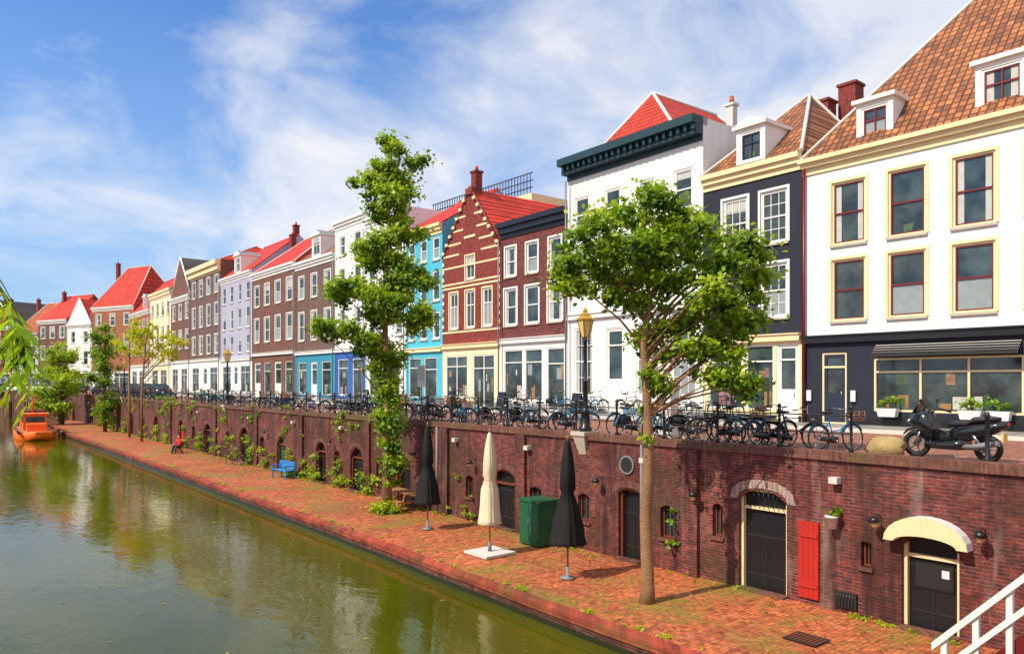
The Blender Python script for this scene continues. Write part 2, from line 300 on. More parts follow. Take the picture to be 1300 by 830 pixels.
def house(name,s0,s1,ze,wall,rows,ground,gh=3.6,gmat=None,frame='white',sash='white',roof=None,zr=None,rmat='t_red',depth=10,corn='white',corn_h=.4,corn_p=.3,
          at=None,rot=None,surround=None,hipx=(2.5,2.5),bands=None,band='white',plinth='lead',dorm=(),chim=(),sill='stone',dsash=None,pipe=True):
    W=s1-s0-.02
    if at is None: at=(-s1,fy(-s1),0); rot=-.022 if s0>14 else 0
    E=empty(name,at,rot)
    wl=MB(); fr=MB(); gl=MB(); rf=MB(); ops=[]
    for (z0,z1,pos,w,kind) in rows:
        if isinstance(pos,int): pos=[(i+.5)*W/pos for i in range(pos)]
        for p in pos: ops.append((p,w,z0,z1,kind))
    nup=len(ops)
    for g in ground: ops.append(g)
    gm=gmat or wall
    grid_wall(wl,0,W,0,ze,ops,lambda x,z:gm if z<gh else wall,extra_z=(gh,))
    wl.face([(0,0,0),(0,0,ze),(0,depth,ze),(0,depth,0)],wall); wl.face([(W,0,0),(W,depth,0),(W,depth,ze),(W,0,ze)],wall)
    wl.face([(0,depth,0),(0,depth,ze),(W,depth,ze),(W,depth,0)],wall)
    for i,o in enumerate(ops):
        window(fr,gl,o[0],o[1],o[2],o[3],frame,dsash if (dsash and i>=nup) else sash,o[4])
        if i<nup:
            fr.box(o[0]-o[1]/2-.06,o[0]+o[1]/2+.06,-.08,-.003,o[2]-.09,o[2]-.003,sill)
            if surround: rectframe(fr,o[0]-o[1]/2-.1,o[0]+o[1]/2+.1,o[2],o[3]+.1,.1,-.035,-.004,surround,False)
    tr=MB()
    tr.box(.03,W-.03,-.16,-.004,gh-.14,gh+.1,band); tr.box(.01,W-.01,-.22,-.006,gh+.1,gh+.15,band)
    if plinth:
        xs=[0.02]; doors=sorted([(o[0]-o[1]/2,o[0]+o[1]/2) for o in ground if o[2]<.3])
        for a,b_ in doors: xs+= [a-.01,b_+.01]
        xs.append(W-.02)
        for i in range(0,len(xs),2):
            if xs[i+1]>xs[i]+.03: tr.box(xs[i],xs[i+1],-.05,-.005,0,.35,plinth)
    if corn:
        tr.box(.02,W-.02,-.06,-.005,ze-corn_h-.25,ze-corn_h,corn); tr.box(0.01,W-.01,-corn_p*.6,.3,ze-corn_h,ze-corn_h*.45,corn); tr.box(-.02,W+.0,-corn_p,.3,ze-corn_h*.45,ze+.02,corn)
    if bands:
        for z in bands: tr.box(.0,W-.0,-.03,-.003,z,z+.11,'cream')
    if pipe and at[0]<-28: tr.tube([(.16,-.28,.0),(.16,-.28,ze-corn_h-.3)],.045,'lead',6)
    tr.obj('cornice_and_trim',E)
    h=depth/2; o=.12
    if roof=='par':
        roof_slab(rf,[(0,-o,ze+.03),(W,-o,ze+.03),(W,h,zr),(0,h,zr)],rmat); roof_slab(rf,[(W,depth+o,ze+.03),(0,depth+o,ze+.03),(0,h,zr),(W,h,zr)],rmat)
        for x in (.005,W-.005): rf.face([(x,0,ze),(x,depth,ze),(x,h,zr-.1)],wall)
        cap(rf,(0,h,zr),(W,h,zr),rmat)
    elif roof=='hip':
        a,b_=hipx; P=(a,h,zr);Q=(W-b_,h,zr)
        rf.face([(-.05,-o,ze+.03),(W+.05,-o,ze+.03),Q,P],rmat); rf.face([(W+.05,depth,ze+.03),(-.05,depth,ze+.03),P,Q],rmat)
        rf.face([(-.05,depth,ze+.03),(-.05,-o,ze+.03),P],rmat); rf.face([(W+.05,-o,ze+.03),(W+.05,depth,ze+.03),Q],rmat)
        for c in (((-.05,-o,ze+.05),P),((W+.05,-o,ze+.05),Q),(P,Q),((W+.05,depth,ze+.05),Q),((-.05,depth,ze+.05),P)): 
            if (Vector(c[0])-Vector(c[1])).length>.05: cap(rf,c[0],c[1],'lstone',.08)
    elif roof=='front':
        P=(W/2,0,zr);Q=(W/2,depth,zr)
        rf.face([(0,0.0,ze),(W,0.0,ze),P],wall); rf.face([(0,depth,ze),Q,(W,depth,ze)],wall)
        roof_slab(rf,[(-.1,.15,ze),(W/2,.15,zr),(W/2,depth,zr),(-.1,depth,ze)],rmat); roof_slab(rf,[(W+.1,.15,ze),(W+.1,depth,ze),(W/2,depth,zr),(W/2,.15,zr)],rmat)
        for x in (0,W): rf.tube([(x,-.0,ze+.05),(W/2,-.0,zr+.1)],.1,corn or 'b_red',4)
    elif roof=='flat':
        rf.face([(0,0,ze-.02),(W,0,ze-.02),(W,depth,ze-.02),(0,depth,ze-.02)],'lead')
    for d in dorm: dormer(E,**d)
    for c in chim: chimney(E,*c)
    wl.obj('walls',E); fr.obj('window_frames',E); gl.obj('window_panes',E)
    if rf.v: rf.obj('roof',E)
    return E
S=15.09
hw=house('white_house',4.0,S,10.05,'w_white',[(6.7,9.0,[S-v for v in (13.3,11.26,9.19,7.1,5.1)],1.25,'sash'),(3.9,6.15,[S-v for v in (13.3,11.26,9.19,7.1,5.1)],1.25,'sash')],
   [(1.25,.95,.1,2.75,'door'),(5.0,4.6,.62,2.5,'shop'),(9.2,3.2,.62,2.5,'shop')],gh=3.25,gmat='w_black',frame='cream',sash='dred',dsash='navy',surround='cream',
   roof='hip',zr=17.2,rmat='t_brown',depth=12,hipx=(4.6,5.6),corn='cream',corn_h=.3,corn_p=.35,band='black',plinth='black',
   dorm=[dict(cx=15.09-12.5,w=1.3,z0=10.15,h=1.6,y=.3,deep=1.7,pitched=False),dict(cx=15.09-8.5,w=1.5,z0=10.15,h=1.75,y=.3,deep=1.9,pitched=False)])
sh=MB()
for x0,x1 in ((2.8,7.25),(7.65,10.75)):
    sh.face([(x0,-.02,2.98),(x0,-.5,2.56),(x1,-.5,2.56),(x1,-.02,2.98)],'black')
    for i in range(5):
        z=2.97-.088*i; y=-.04-.094*i; sh.box(x0,x1,y-.035,y-.01,z-.07,z-.015,'lstone')
for x in (3.3,5.9,6.7,9.0): 
    sh.rings([[(x-.28,-.36,.45),(x+.28,-.36,.45),(x+.28,-.12,.45),(x-.28,-.12,.45)],[(x-.34,-.4,.74),(x+.34,-.4,.74),(x+.34,-.08,.74),(x-.34,-.08,.74)]],'sign_white',smooth=False)
sh.obj('awning_and_planters',hw)
dp=MB(); dp.tube([(-.0,-.12,0),(0,-.12,9.7)],.055,'dred',8); dp.obj('drainpipe',hw,(.12,0,0))
pp=MB()
for x in (.3,1.25+.75): pp.box(x-.09,x+.09,-.1,-.05,.95,1.35,'sign_white')
pp.obj('menu_boxes',hw)
house('black_house',15.1,19.72,10.45,'w_black',[(7.15,9.25,[1.6,3.4],1.2,'multi'),(4.2,6.35,[1.6,3.4],1.2,'multi')],[(1.1,1.7,.55,3.15,'shop'),(2.75,1.3,.55,3.15,'shop'),(4.0,.95,.1,3.15,'door')],
   gh=3.4,gmat='w_cream',frame='white',sash='white',surround='white',roof='hip',zr=14.4,rmat='t_brown',corn='cream',corn_h=.4,depth=9,hipx=(2.28,2.28),band='cream',plinth='black',
   dorm=[dict(cx=2.3,w=1.35,z0=10.5,h=1.55,y=.05,sash='navy',deep=1.8)])
E3=house('white_cornice_house',19.72,28.4,13.1,'w_white',[(9.3,11.1,4,1.05,'sash'),(6.2,8.45,4,1.15,'sash')],[(1.2,1.4,1.0,4.4,'multi'),(3.4,1.2,.1,4.3,'door'),(5.5,1.4,1.0,4.4,'multi'),(7.6,1.4,1.0,4.4,'multi')],
   gh=5.0,roof=None,corn='teal',corn_h=.75,corn_p=.75,depth=10,band='white')
r=MB(); zb=13.13; A=(3.2,3.0,16.5); B=(3.2,8.3,16.5); c0=(.5,.9,zb);c1=(6.6,.9,zb);c2=(6.6,9.9,zb);c3=(.5,9.9,zb)
r.face([c0,c1,A],'t_red'); r.face([c1,c2,B,A],'t_red'); r.face([c2,c3,B],'t_red'); r.face([c3,c0,A,B],'t_red')
for p,q in ((c0,A),(c1,A),(A,B),(c2,B),(c3,B)): cap(r,p,q,'lstone',.09)
r.face([(0,0,zb-.02),(8.66,0,zb-.02),(8.66,10,zb-.02),(0,10,zb-.02)],'lead')
for i in range(22): x=.2+i*.395; r.box(x,x+.14,-.62,-.45,12.5,12.72,'teal')
r.obj('roof',E3)
E=empty('rear_brick_house',(-19.6,fy(-19)+5,0)); chimney(E,2.15,1,9,14.4,'b_red',.75,False); chimney(E,2.9,2,9,15.2,'b_red',.8,False); chimney(E,-.4,-2.5,10,14.2,'lstone',.35)
c=MB(); c.box(1.2,6.2,1.2,5,0,10.8,'b_brown'); c.obj('walls',E)
house('burgundy_brick_house',28.4,34.2,10.8,'b_burg',[(7.7,9.4,3,1.0,'sash'),(4.9,7.0,3,1.15,'sash')],[(1.2,1.7,.6,3.5,'shop'),(3.0,1.5,.6,3.5,'shop'),(4.85,1.4,.1,3.5,'shop')],gh=4.0,gmat='w_white',
   surround='white',roof='flat',corn='black',corn_h=.6,corn_p=.4)
E5=house('gabled_brick_house',34.2,40.4,9.6,'b_red',[(5.0,7.3,[1.3,3.1,4.9],.95,'cross'),(8.0,9.45,[3.1],.95,'cross')],[(1.6,2.4,.7,3.3,'shop'),(4.5,2.2,.1,3.3,'shop')],gh=3.9,gmat='w_pale',surround='cream',
   roof='front',zr=13.6,rmat='t_red',corn=None,band='cream',bands=[4.75,7.55,7.8,8.85],chim=[(3.1,.5,13.3,14.6,'b_red',.5)],pipe=False)
t=MB()
for i,z in enumerate((9.62,10.3,11.1,11.9)):
    h2=3.1*(13.6-z)/4.0-.12; t.box(3.1-h2,3.1-h2*.4,-.03,-.003,z,z+.12,'cream'); t.box(3.1+h2*.4,3.1+h2,-.03,-.003,z,z+.12,'cream')
for i in range(9):
    z=5.1+i*.5
    for x in (.02,5.98): t.box(x,x+.18,-.035,-.004,z,z+.22,'cream')
for i in range(7):
    z=9.9+i*.5; h2=3.1*(13.6-z)/4.0
    for sg in (-1,1): t.box(3.1+sg*h2-.13,3.1+sg*h2+.13,-.15,-.06,z-.08,z+.1,'cream')
t.box(2.5,3.7,-.05,-.003,10.55,10.7,'cream')
t.box(2.75,3.45,-.12,.2,13.2,13.6,'b_red'); t.obj('gable_bands',E5)
house('light_blue_house',40.4,45.1,12.0,'w_blue',[(9.7,11.2,3,.85,'sash'),(7.0,9.0,3,.9,'sash'),(4.5,6.3,3,.9,'sash')],[(1.2,1.6,.6,3.3,'shop'),(3.2,1.6,.1,3.3,'shop')],gh=3.8,roof='par',zr=14.9,corn='w_cream',depth=9,band='w_cream',gmat='w_blue')
E=empty('roof_terrace_building',(-53.5,fy(-50)+7.5,0)); t=MB(); t.box(0,13,0,8,0,15.2,'w_cream')
for i in range(37): x=.1+i*.35; t.box(x,x+.05,.1,.14,15.2,16.7,'black')
for z in (15.6,16.1,16.65): t.box(0,13,.08,.16,z,z+.06,'black')
t.box(2,3.4,2,4,15.2,17.4,'lead'); t.obj('terrace_block',E)
house('white_house',45.1,51.2,14.0,'w_white2',[(11.2,12.9,3,1.0,'sash'),(8.2,10.3,3,1.0,'sash'),(5.0,7.3,3,1.0,'sash')],[(1.5,1.8,.6,3.5,'shop'),(4.3,1.8,.1,3.5,'shop')],gh=4.0,roof='flat',corn='white')
house('white_house',51.2,56.6,14.6,'w_white',[(11.8,13.4,2,1.1,'sash'),(8.5,10.8,2,1.1,'sash'),(5.0,7.6,2,1.1,'sash')],[(1.5,1.8,.6,3.5,'shop'),(4.0,1.6,.1,3.5,'shop')],gh=4.2,gmat='w_dblue',roof='flat',corn='white')
house('brick_house',56.6,64.9,12.3,'b_grey',[(9.0,11.0,3,1.2,'sash'),(5.3,7.8,3,1.2,'sash')],[(1.6,1.8,.6,3.4,'shop'),(4.1,1.3,.1,3.4,'door'),(6.6,1.8,.6,3.4,'shop')],gh=4.2,gmat='w_teal',surround='white',roof='par',zr=15.9,rmat='t_brown',
   dorm=[dict(cx=4.1,w=1.8,z0=12.4,h=1.9,y=.2,sash='white')])
house('brick_house',64.9,76.3,12.6,'b_brown',[(9.2,11.3,4,1.35,'sash'),(5.6,8.0,4,1.35,'sash')],[(1.6,1.7,.1,3.6,'door'),(4.3,1.7,.1,3.6,'shop'),(7.1,1.7,.1,3.6,'door'),(9.8,1.7,.6,3.6,'shop')],gh=4.4,surround='white',roof='hip',hipx=(2,2),zr=16.6,rmat='t_red',chim=[(.8,4,13,17.0),])
house('lilac_house',76.3,86.7,13.2,'w_lilac',[(10.3,12.2,4,1.1,'sash'),(7.4,9.6,4,1.1,'sash'),(4.8,6.7,4,1.1,'sash')],[(2.2,2.8,.6,3.4,'shop'),(5.2,1.3,.1,3.4,'door'),(8.2,2.8,.6,3.4,'shop')],gh=4.1,gmat='w_white',roof='par',zr=17.4,rmat='t_red',
   dorm=[dict(cx=5.2,w=2,z0=13.3,h=2,y=.2,sash='white')],chim=[(9.6,5,16,18.4)])
house('dark_brick_house',86.7,98.9,15.6,'b_grey',[(12.0,14.0,4,1.4,'sash'),(8.3,10.8,4,1.4,'sash'),(5.0,7.2,4,1.4,'sash')],[(2.2,2.8,.6,3.4,'shop'),(6.2,1.5,.1,3.4,'door'),(9.6,2.8,.6,3.4,'shop')],gh=4.3,gmat='w_white',surround='white',roof='hip',zr=18,rmat='t_red',corn='cream',corn_h=1.1,corn_p=.6)
house('brown_brick_house',98.9,108.5,12.8,'b_brown',[(9.8,11.8,3,1.5,'sash'),(6.0,8.4,3,1.5,'sash')],[(2.2,2.8,.6,3.4,'shop'),(6.6,2.8,.1,3.4,'shop')],gh=4.3,gmat='w_white',surround='white',roof='front',zr=18.0,rmat='t_dark')
house('cream_house',108.5,120.5,14.6,'w_pale',[(11.0,13.0,4,1.4,'sash'),(7.3,9.6,4,1.4,'sash'),(4.6,6.4,4,1.3,'sash')],[(3,3.4,.6,3.4,'shop'),(8,3.4,.1,3.4,'shop')],gh=4.2,roof='flat',corn='cream',corn_h=.8,chim=[(2,4,14,16.6),(10,4,14,16.4)])
house('brick_house',120.5,134,12.6,'b_orange',[(9.2,11.2,5,1.3,'sash'),(5.8,8.0,5,1.3,'sash')],[(3,3.4,.6,3.4,'shop'),(8,3.4,.1,3.4,'shop')],gh=4.2,gmat='w_white',surround='white',roof='par',zr=18.2,rmat='t_red',dorm=[dict(cx=9,w=2,z0=12.7,h=2,y=.2,sash='white')])
ux,uy=-.922,-.387; P=Vector((-133.4,29.8)); rot=math.atan2(.387,.922)
far=[('brick_house',11,14.2,'b_orange','hip',21.5,'t_red','w_white',3),('white_house',7,11.6,'w_white','front',16.0,'t_red','w_grey',2),('brick_house',8.5,12.6,'b_brown','par',17.4,'t_red','w_white',3),
     ('white_house',8,10.4,'w_white2','hip',16.5,'t_orange','w_dblue',3),('brick_house',9,12.0,'b_red','front',17,'t_dark','w_cream',3),('white_house',8,12.5,'w_white','flat',13.5,'t_red','w_grey',3),('brick_house',10,12.0,'b_grey','par',16.5,'t_red','w_white',3),('brick_house',12,13.0,'b_brown','hip',17.5,'t_red','w_white',4)]
for nm,w,ze,wm,rf_,zr,rm,g,n in far:
    P2=P+Vector((ux,uy))*w
    house(nm,0,w,ze,wm,[(ze-3.2,ze-1.2,n,1.3,'sash'),(ze-7,ze-4.6,n,1.3,'sash')],[(w*.28,w*.36,.6,3.3,'shop'),(w*.72,w*.36,.1,3.3,'shop')],gh=3.3,gmat=g,surround='white' if wm[0]=='b' else None,roof=rf_,zr=zr,rmat=rm,
      at=(P2.x,P2.y,0),rot=rot,chim=[(1.2,4,ze-1,zr+.6)])
    P=P2
house('brick_house',-8,3.6,10.5,'b_burg',[(7,9,5,1.2,'sash'),(4.2,6.2,5,1.2,'sash')],[(3,3,.6,3.2,'shop'),(8,3,.1,3.2,'shop')],gh=3.7,surround='white',roof='par',zr=14,rmat='t_dark')

# ---------------------------------------------------------------- ground, street, water
WL=[(60,16.2),(-15,16.2),(-60,wy(-60)),(-112,wy(-112)),(-126,17.6),(-150,13.2),(-200,-6),(-300,-60)]
LL=[(60,-5.2),(-15,-5.2),(-60,-5.2),(-112,-5.4),(-126,-6.5),(-150,-12.5),(-200,-30),(-300,-86)]
g=MB()
for i in range(len(WL)-1):
    a,b_=WL[i],WL[i+1]
    g.face([(a[0],a[1]+.3,0),(a[0],500,0),(b_[0],500,0),(b_[0],b_[1]+.3,0)],'street_paving')
    a,b_=LL[i],LL[i+1]
    g.face([(a[0],a[1]-.3,0),(b_[0],b_[1]-.3,0),(b_[0],-500,0),(a[0],-500,0)],'street_paving')
g.face([(-300,-59,0),(-300,500,0),(-800,500,0),(-800,-500,0),(-300,-500,0)],'street_paving'); g.face([(60,-500,0),(500,-500,0),(500,500,0),(60,500,0)],'street_paving')
g.obj('ground')
sw=MB()
X=[14,-15,-60,-134]
for i in range(3):
    a,b_=X[i],X[i+1]
    for dy0,dy1,mt in ((-2.3,-.02,'sidewalk_slab'),(-2.45,-2.3,'lstone')):
        sw.face([(b_,fy(b_)+dy0,.12),(a,fy(a)+dy0,.12),(a,fy(a)+dy1,.12),(b_,fy(b_)+dy1,.12)],mt)
    sw.face([(b_,fy(b_)-2.45,0),(a,fy(a)-2.45,0),(a,fy(a)-2.45,.12),(b_,fy(b_)-2.45,.12)],'lstone')
sw.obj('sidewalk')
w=MB(); w.face([(-320,-120,WZ),(62,-120,WZ),(62,60,WZ),(-320,60,WZ)],'water'); w.obj('canal_water')
QE=[(60,11.2),(-12,11.25),(-21,11.65),(-50,12.3),(-90,13.05),(-104,14.3),(-114,17.0),(-118,wy(-118)+.3)]
def qx(x):
    for i in range(len(QE)-1):
        if QE[i][0]>=x>=QE[i+1][0]:
            t=(QE[i][0]-x)/(QE[i][0]-QE[i+1][0]); return QE[i][1]*(1-t)+QE[i+1][1]*t
q=MB(); k=MB()
xs=sorted(set([p[0] for p in QE]+[v*1.5 for v in range(-77,14)]),reverse=True)
jit={x:(random.uniform(-.025,.025),random.uniform(-.02,.02)) for x in xs}
for i in range(len(xs)-1):
    a,b_=xs[i],xs[i+1]; ja,jb=jit[a],jit[b_]; ya,yb=qx(a)+ja[0],qx(b_)+jb[0]
    za=QZ+ja[1]*.5; zb_=QZ+jb[1]*.5; ta,tb=QZ+.05+ja[1],QZ+.05+jb[1]
    q.face([(b_,yb+.3,zb_),(a,ya+.3,za),(a,max(ya+.35,wy(a)+.5),za),(b_,max(yb+.35,wy(b_)+.5),zb_)],'quay_paving')
    k.face([(b_,yb,tb),(a,ya,ta),(a,ya+.36,ta),(b_,yb+.36,tb)],'kerb_brick')
    k.face([(b_,yb+.36,tb),(a,ya+.36,ta),(a,ya+.36,QZ-.3),(b_,yb+.36,QZ-.3)],'kerb_brick')
    k.face([(b_,yb,QZ-.1),(a,ya,QZ-.1),(a,ya,ta),(b_,yb,tb)],'kerb_brick')
    k.face([(b_,yb+.04,-3.7),(a,ya+.04,-3.7),(a,ya+.04,QZ-.1),(b_,yb+.04,QZ-.1)],'wharf_brick')
    k.face([(b_,yb+.02,-4.6),(a,ya+.02,-4.6),(a,ya+.035,-3.7),(b_,yb+.035,-3.7)],'slime')
    k.face([(b_,yb,QZ-.1),(b_,yb+.04,QZ-.1),(a,ya+.04,QZ-.1),(a,ya,QZ-.1)],'kerb_brick')
q.obj('quay'); k.obj('quay_kerb')
# ---------------------------------------------------------------- wharf wall
WO=[(6.36,1.1,QZ,-1.45,.3,'door_black_glazed'),(10.17,1.3,QZ,-.95,.28,'door_black'),(14.4,.9,QZ,-1.4,.15,'door_dark'),(20.3,1.25,QZ,-1.4,.25,'door_dark'),
 (27.2,1.1,QZ,-1.5,.3,'door_dark'),(31.6,1.3,QZ,-1.4,.5,'door_dark'),(35.6,1.2,QZ,-1.4,.4,'door_dark'),(41.0,1.2,QZ,-1.4,.5,'door_green'),(47.2,1.8,QZ,-1.2,.7,'door_dark'),
 (55,1.8,QZ,-1.3,.7,'door_dark'),(62,1.6,QZ,-1.3,.6,'door_red'),(70,1.8,QZ,-1.3,.7,'door_dark'),(80,1.8,QZ,-1.3,.7,'door_dark'),(91,2,QZ,-1.3,.7,'door_dark'),(102,2,QZ,-1.3,.7,'door_dark'),
 (16.3,.5,-2.6,-1.75,.1,'win'),(13.05,.5,-2.6,-1.7,.1,'win'),(11.45,.3,-2.3,-1.45,.08,'win'),(18.6,.6,-2.7,-1.8,.1,'win'),(22.4,.5,-2.6,-1.8,.1,'win'),(25,.6,-2.7,-1.8,.12,'win'),(7.65,.22,-2.35,-1.8,0,'win'),
 (29.3,.7,-2.6,-1.7,.15,'win'),(33.7,.7,-2.6,-1.7,.15,'win'),(44,.8,-2.6,-1.6,.2,'win'),(50.5,.8,-2.6,-1.6,.2,'win'),(58.5,.8,-2.6,-1.6,.2,'win'),(75,.9,-2.6,-1.6,.2,'win'),(1.5,1.2,QZ,-1.5,.3,'door_dark')]
E=empty('wharf_wall'); ww=MB(); dd=MB()
ops=[(-o[0],o[1],o[2],o[3]) for o in WO]
grid_wall(ww,-112,40,-4.5,0,ops,lambda x,z:'wharf_brick',ymap=wy,depth=.3,extra_x=(-15,))
for s,wd,z0,z1,ri,kd in WO:
    x=-s; y=wy(x); a,b_=x-wd/2,x+wd/2; n=8
    if ri:
        arc=lambda t:(a+wd*t, z1-ri+ri*math.sin(math.pi*t)**.8)
        for i in range(n):
            p,q2=arc(i/n),arc((i+1)/n)
            ww.face([(p[0],wy(p[0]),p[1]),(q2[0],wy(q2[0]),q2[1]),(q2[0],wy(q2[0]),z1),(p[0],wy(p[0]),z1)],'wharf_brick')
            ww.face([(p[0],wy(p[0]),p[1]),(p[0],wy(p[0])+.28,p[1]),(q2[0],wy(q2[0])+.28,q2[1]),(q2[0],wy(q2[0]),q2[1])],'wharf_brick')
            nx=lambda t,r:(x+(wd/2+r)*-math.cos(math.pi*t), z1-ri+(ri+r)*math.sin(math.pi*t)**.8)
            p2,q3=nx(i/n,.03),nx((i+1)/n,.03); p4,q5=nx(i/n,.24),nx((i+1)/n,.24)
            mt='arch_brick' if 9<s<12 else 'coping_brick'
            if wd>.8 and s>7: dd.face([(p2[0],wy(p2[0])-.02,p2[1]),(q3[0],wy(q3[0])-.02,q3[1]),(q5[0],wy(q5[0])-.02,q5[1]),(p4[0],wy(p4[0])-.02,p4[1])],mt)
    col={'door_black':'black','door_black_glazed':'black','door_dark':'black','door_green':'green','door_red':'shutter_red','win':'glass'}[kd]
    if kd=='win':
        dd.box(a,b_,y+.18,y+.2,z0,z1,'glass'); rectframe(dd,a+.01,b_-.01,z0+.01,z1-.01,.04,y+.12,y+.17,'brown'); dd.box(x-.012,x+.012,y+.13,y+.168,z0,z1,'brown')
        dd.box(a-.05,b_+.05,y-.06,y-.004,z0-.08,z0-.004,'coping_brick')
    else:
        dd.box(a,b_,y+.22,y+.26,z0,z1,col); fc={'door_black_glazed':'cream','door_black':'cream'}.get(kd,'brown')
        rectframe(dd,a+.005,b_-.005,z0,z1-.01,.07,y+.1,y+.21,fc,False)
        dd.box(x-.012,x+.012,y+.205,y+.219,z0,z1-.5,'rubber')
        if wd>1: dd.box(a+.08,b_-.08,y+.12,y+.215,z1-.52,z1-.45,fc)
        for zz in (z0+.35,z0+1.3): dd.box(a+.1,b_-.1,y+.208,y+.218,zz,zz+.05,'rubber')
        if kd=='door_black_glazed':
            rectframe(dd,a+.16,b_-.16,z0+.85,z0+1.42,.03,y+.19,y+.217,'black'); dd.box(a+.19,b_-.19,y+.2,y+.216,z0+.88,z0+1.39,'rubber'); dd.box(x+.16,x+.3,y+.185,y+.2,z0+1.12,z0+1.28,'sign_white')
        dd.box(a-.02,b_+.02,y-.2,y+.1,QZ-.02,QZ+.05,'coping_brick')
for i in range(9): xx=-10.7+i*.13; dd.tube([(xx,wy(xx)+.08,-1.42),(xx,wy(xx)+.08,-1.0)],.01,'black',4)
ww.obj('brick_face',E); dd.obj('doors_and_windows',E)
cp=MB()
xs=[40,-15,-40,-112]
for i in range(3):
    a,b_=xs[i],xs[i+1]
    A=[(b_,wy(b_)-.07),(a,wy(a)-.07)]; Bk=[(b_,wy(b_)+.35),(a,wy(a)+.35)]
    cp.face([(*A[0],.1),(*A[1],.1),(*Bk[1],.1),(*Bk[0],.1)],'coping_brick'); cp.face([(*A[0],-.1),(*A[1],-.1),(*A[1],.1),(*A[0],.1)],'coping_brick')
    cp.face([(*A[0],-.1),(b_,wy(b_),-.1),(a,wy(a),-.1),(*A[1],-.1)],'coping_brick'); cp.face([(*Bk[1],0),(*Bk[0],0),(*Bk[0],.1),(*Bk[1],.1)],'coping_brick')
for s in (12.25,19.3,24,30.4,38,44.9,53,65,76,86,97): x=-s; cp.box(x-.25,x+.25,wy(x)-.12,wy(x)-.003,QZ,-.11,'wharf_brick')
for s in (8.3,13.8,18.9,23.2,28.5,33,39,46,57): x=-s; cp.box(x-.1,x+.1,wy(x)-.2,wy(x)-.003,-.6,-.46,'lstone')
cp.obj('coping_and_pilasters',E)
f=MB()
for i in range(3,len(WL)-1):
    a,b_=WL[i],WL[i+1]; f.face([(b_[0],b_[1],-4.5),(a[0],a[1],-4.5),(a[0],a[1],.1),(b_[0],b_[1],.1)],'wharf_brick'); f.face([(b_[0],b_[1],.1),(a[0],a[1],.1),(a[0],a[1]+.35,.1),(b_[0],b_[1]+.35,.1)],'coping_brick')
    for t in (.2,.5,.8):
        x=a[0]*(1-t)+b_[0]*t; y=a[1]*(1-t)+b_[1]*t; f.box(x-1,x+1,y-.25,y+.1,-3.6,-1.4,'brown')
f.obj('canal_wall')
f=MB()
for i in range(len(LL)-1):
    a,b_=LL[i],LL[i+1]; f.face([(a[0],a[1],-4.5),(b_[0],b_[1],-4.5),(b_[0],b_[1],.1),(a[0],a[1],.1)],'wharf_brick'); f.face([(a[0],a[1],.1),(b_[0],b_[1],.1),(b_[0],b_[1]-.35,.1),(a[0],a[1]-.35,.1)],'coping_brick')
f.obj('canal_wall')
br=MB(); br.box(.6,9,-5.3,16.3,-.7,.03,'stone'); br.obj('bridge')
E=empty('stairs'); st=MB()
n=20; X0=-4.9; X1=-1.65; sl=3.45/(X1-X0)
for i in range(n):
    x=X0+(X1-X0)*i/n; z=QZ+3.45*(i+1)/n; st.box(x,x+.24,12.06,13.3,z-.06,z,'wood')
for y0 in (12.0,13.3):
    P0=[(X0-.15,QZ),(X0+.3,QZ),(X1+.2,-.35),(X1+.2,.08),(X1-.05,.08)]
    st.face([(a,y0,c) for a,c in P0],'dred'); st.face([(a,y0+.06,c) for a,c in reversed(P0)],'dred')
    for i in range(5): p,q2=P0[i],P0[(i+1)%5]; st.face([(p[0],y0,p[1]),(p[0],y0+.06,p[1]),(q2[0],y0+.06,q2[1]),(q2[0],y0,q2[1])],'dred')
st.box(X1,.62,12,13.36,-.12,.03,'wood'); st.obj('steps',E)
hr=MB()
for i in range(8):
    x=X0+.42+i*.42; z=QZ+sl*(x-X0); hr.box(x-.04,x+.04,11.9,11.99,z-.15,z+.9,'white')
def beam(x0,x1,o,h):
    z0=QZ+sl*(x0-X0)+o; z1=QZ+sl*(x1-X0)+o; y=11.86
    hr.rings([[(x0,y,z0),(x0,y+.05,z0),(x0,y+.05,z0+h),(x0,y,z0+h)],[(x1,y,z1),(x1,y+.05,z1),(x1,y+.05,z1+h),(x1,y,z1+h)]],'white',smooth=False)
beam(X0+.27,X1,.84,.12); beam(X0+.32,X1,.4,.11)
hr.obj('handrail',E)

# ---------------------------------------------------------------- railing
rl=MB(); x=-8.05
while x>-108:
    y=wy(x)+.15; x2=x-1.75; y2=wy(x2)+.15
    rl.lathe(x,y,[(.055,.1),(.055,.16),(.032,.2),(.032,.95),(.05,.97),(.05,1.0),(.03,1.03),(.055,1.08),(.03,1.14)],'black',8)
    for z in (.5,.9): rl.tube([(x,y,z),(x2,y2,z)],.016,'black',5,False)
    x=x2
rl.obj('railing')
for s in (6.0,3.4):
    b_=MB(); b_.lathe(0,0,[(.07,.0),(.07,.12),(.045,.16),(.045,.95),(.06,.98),(.03,1.06)],'black',8); b_.obj('bollard',None,(-s+.5,16.75,0))

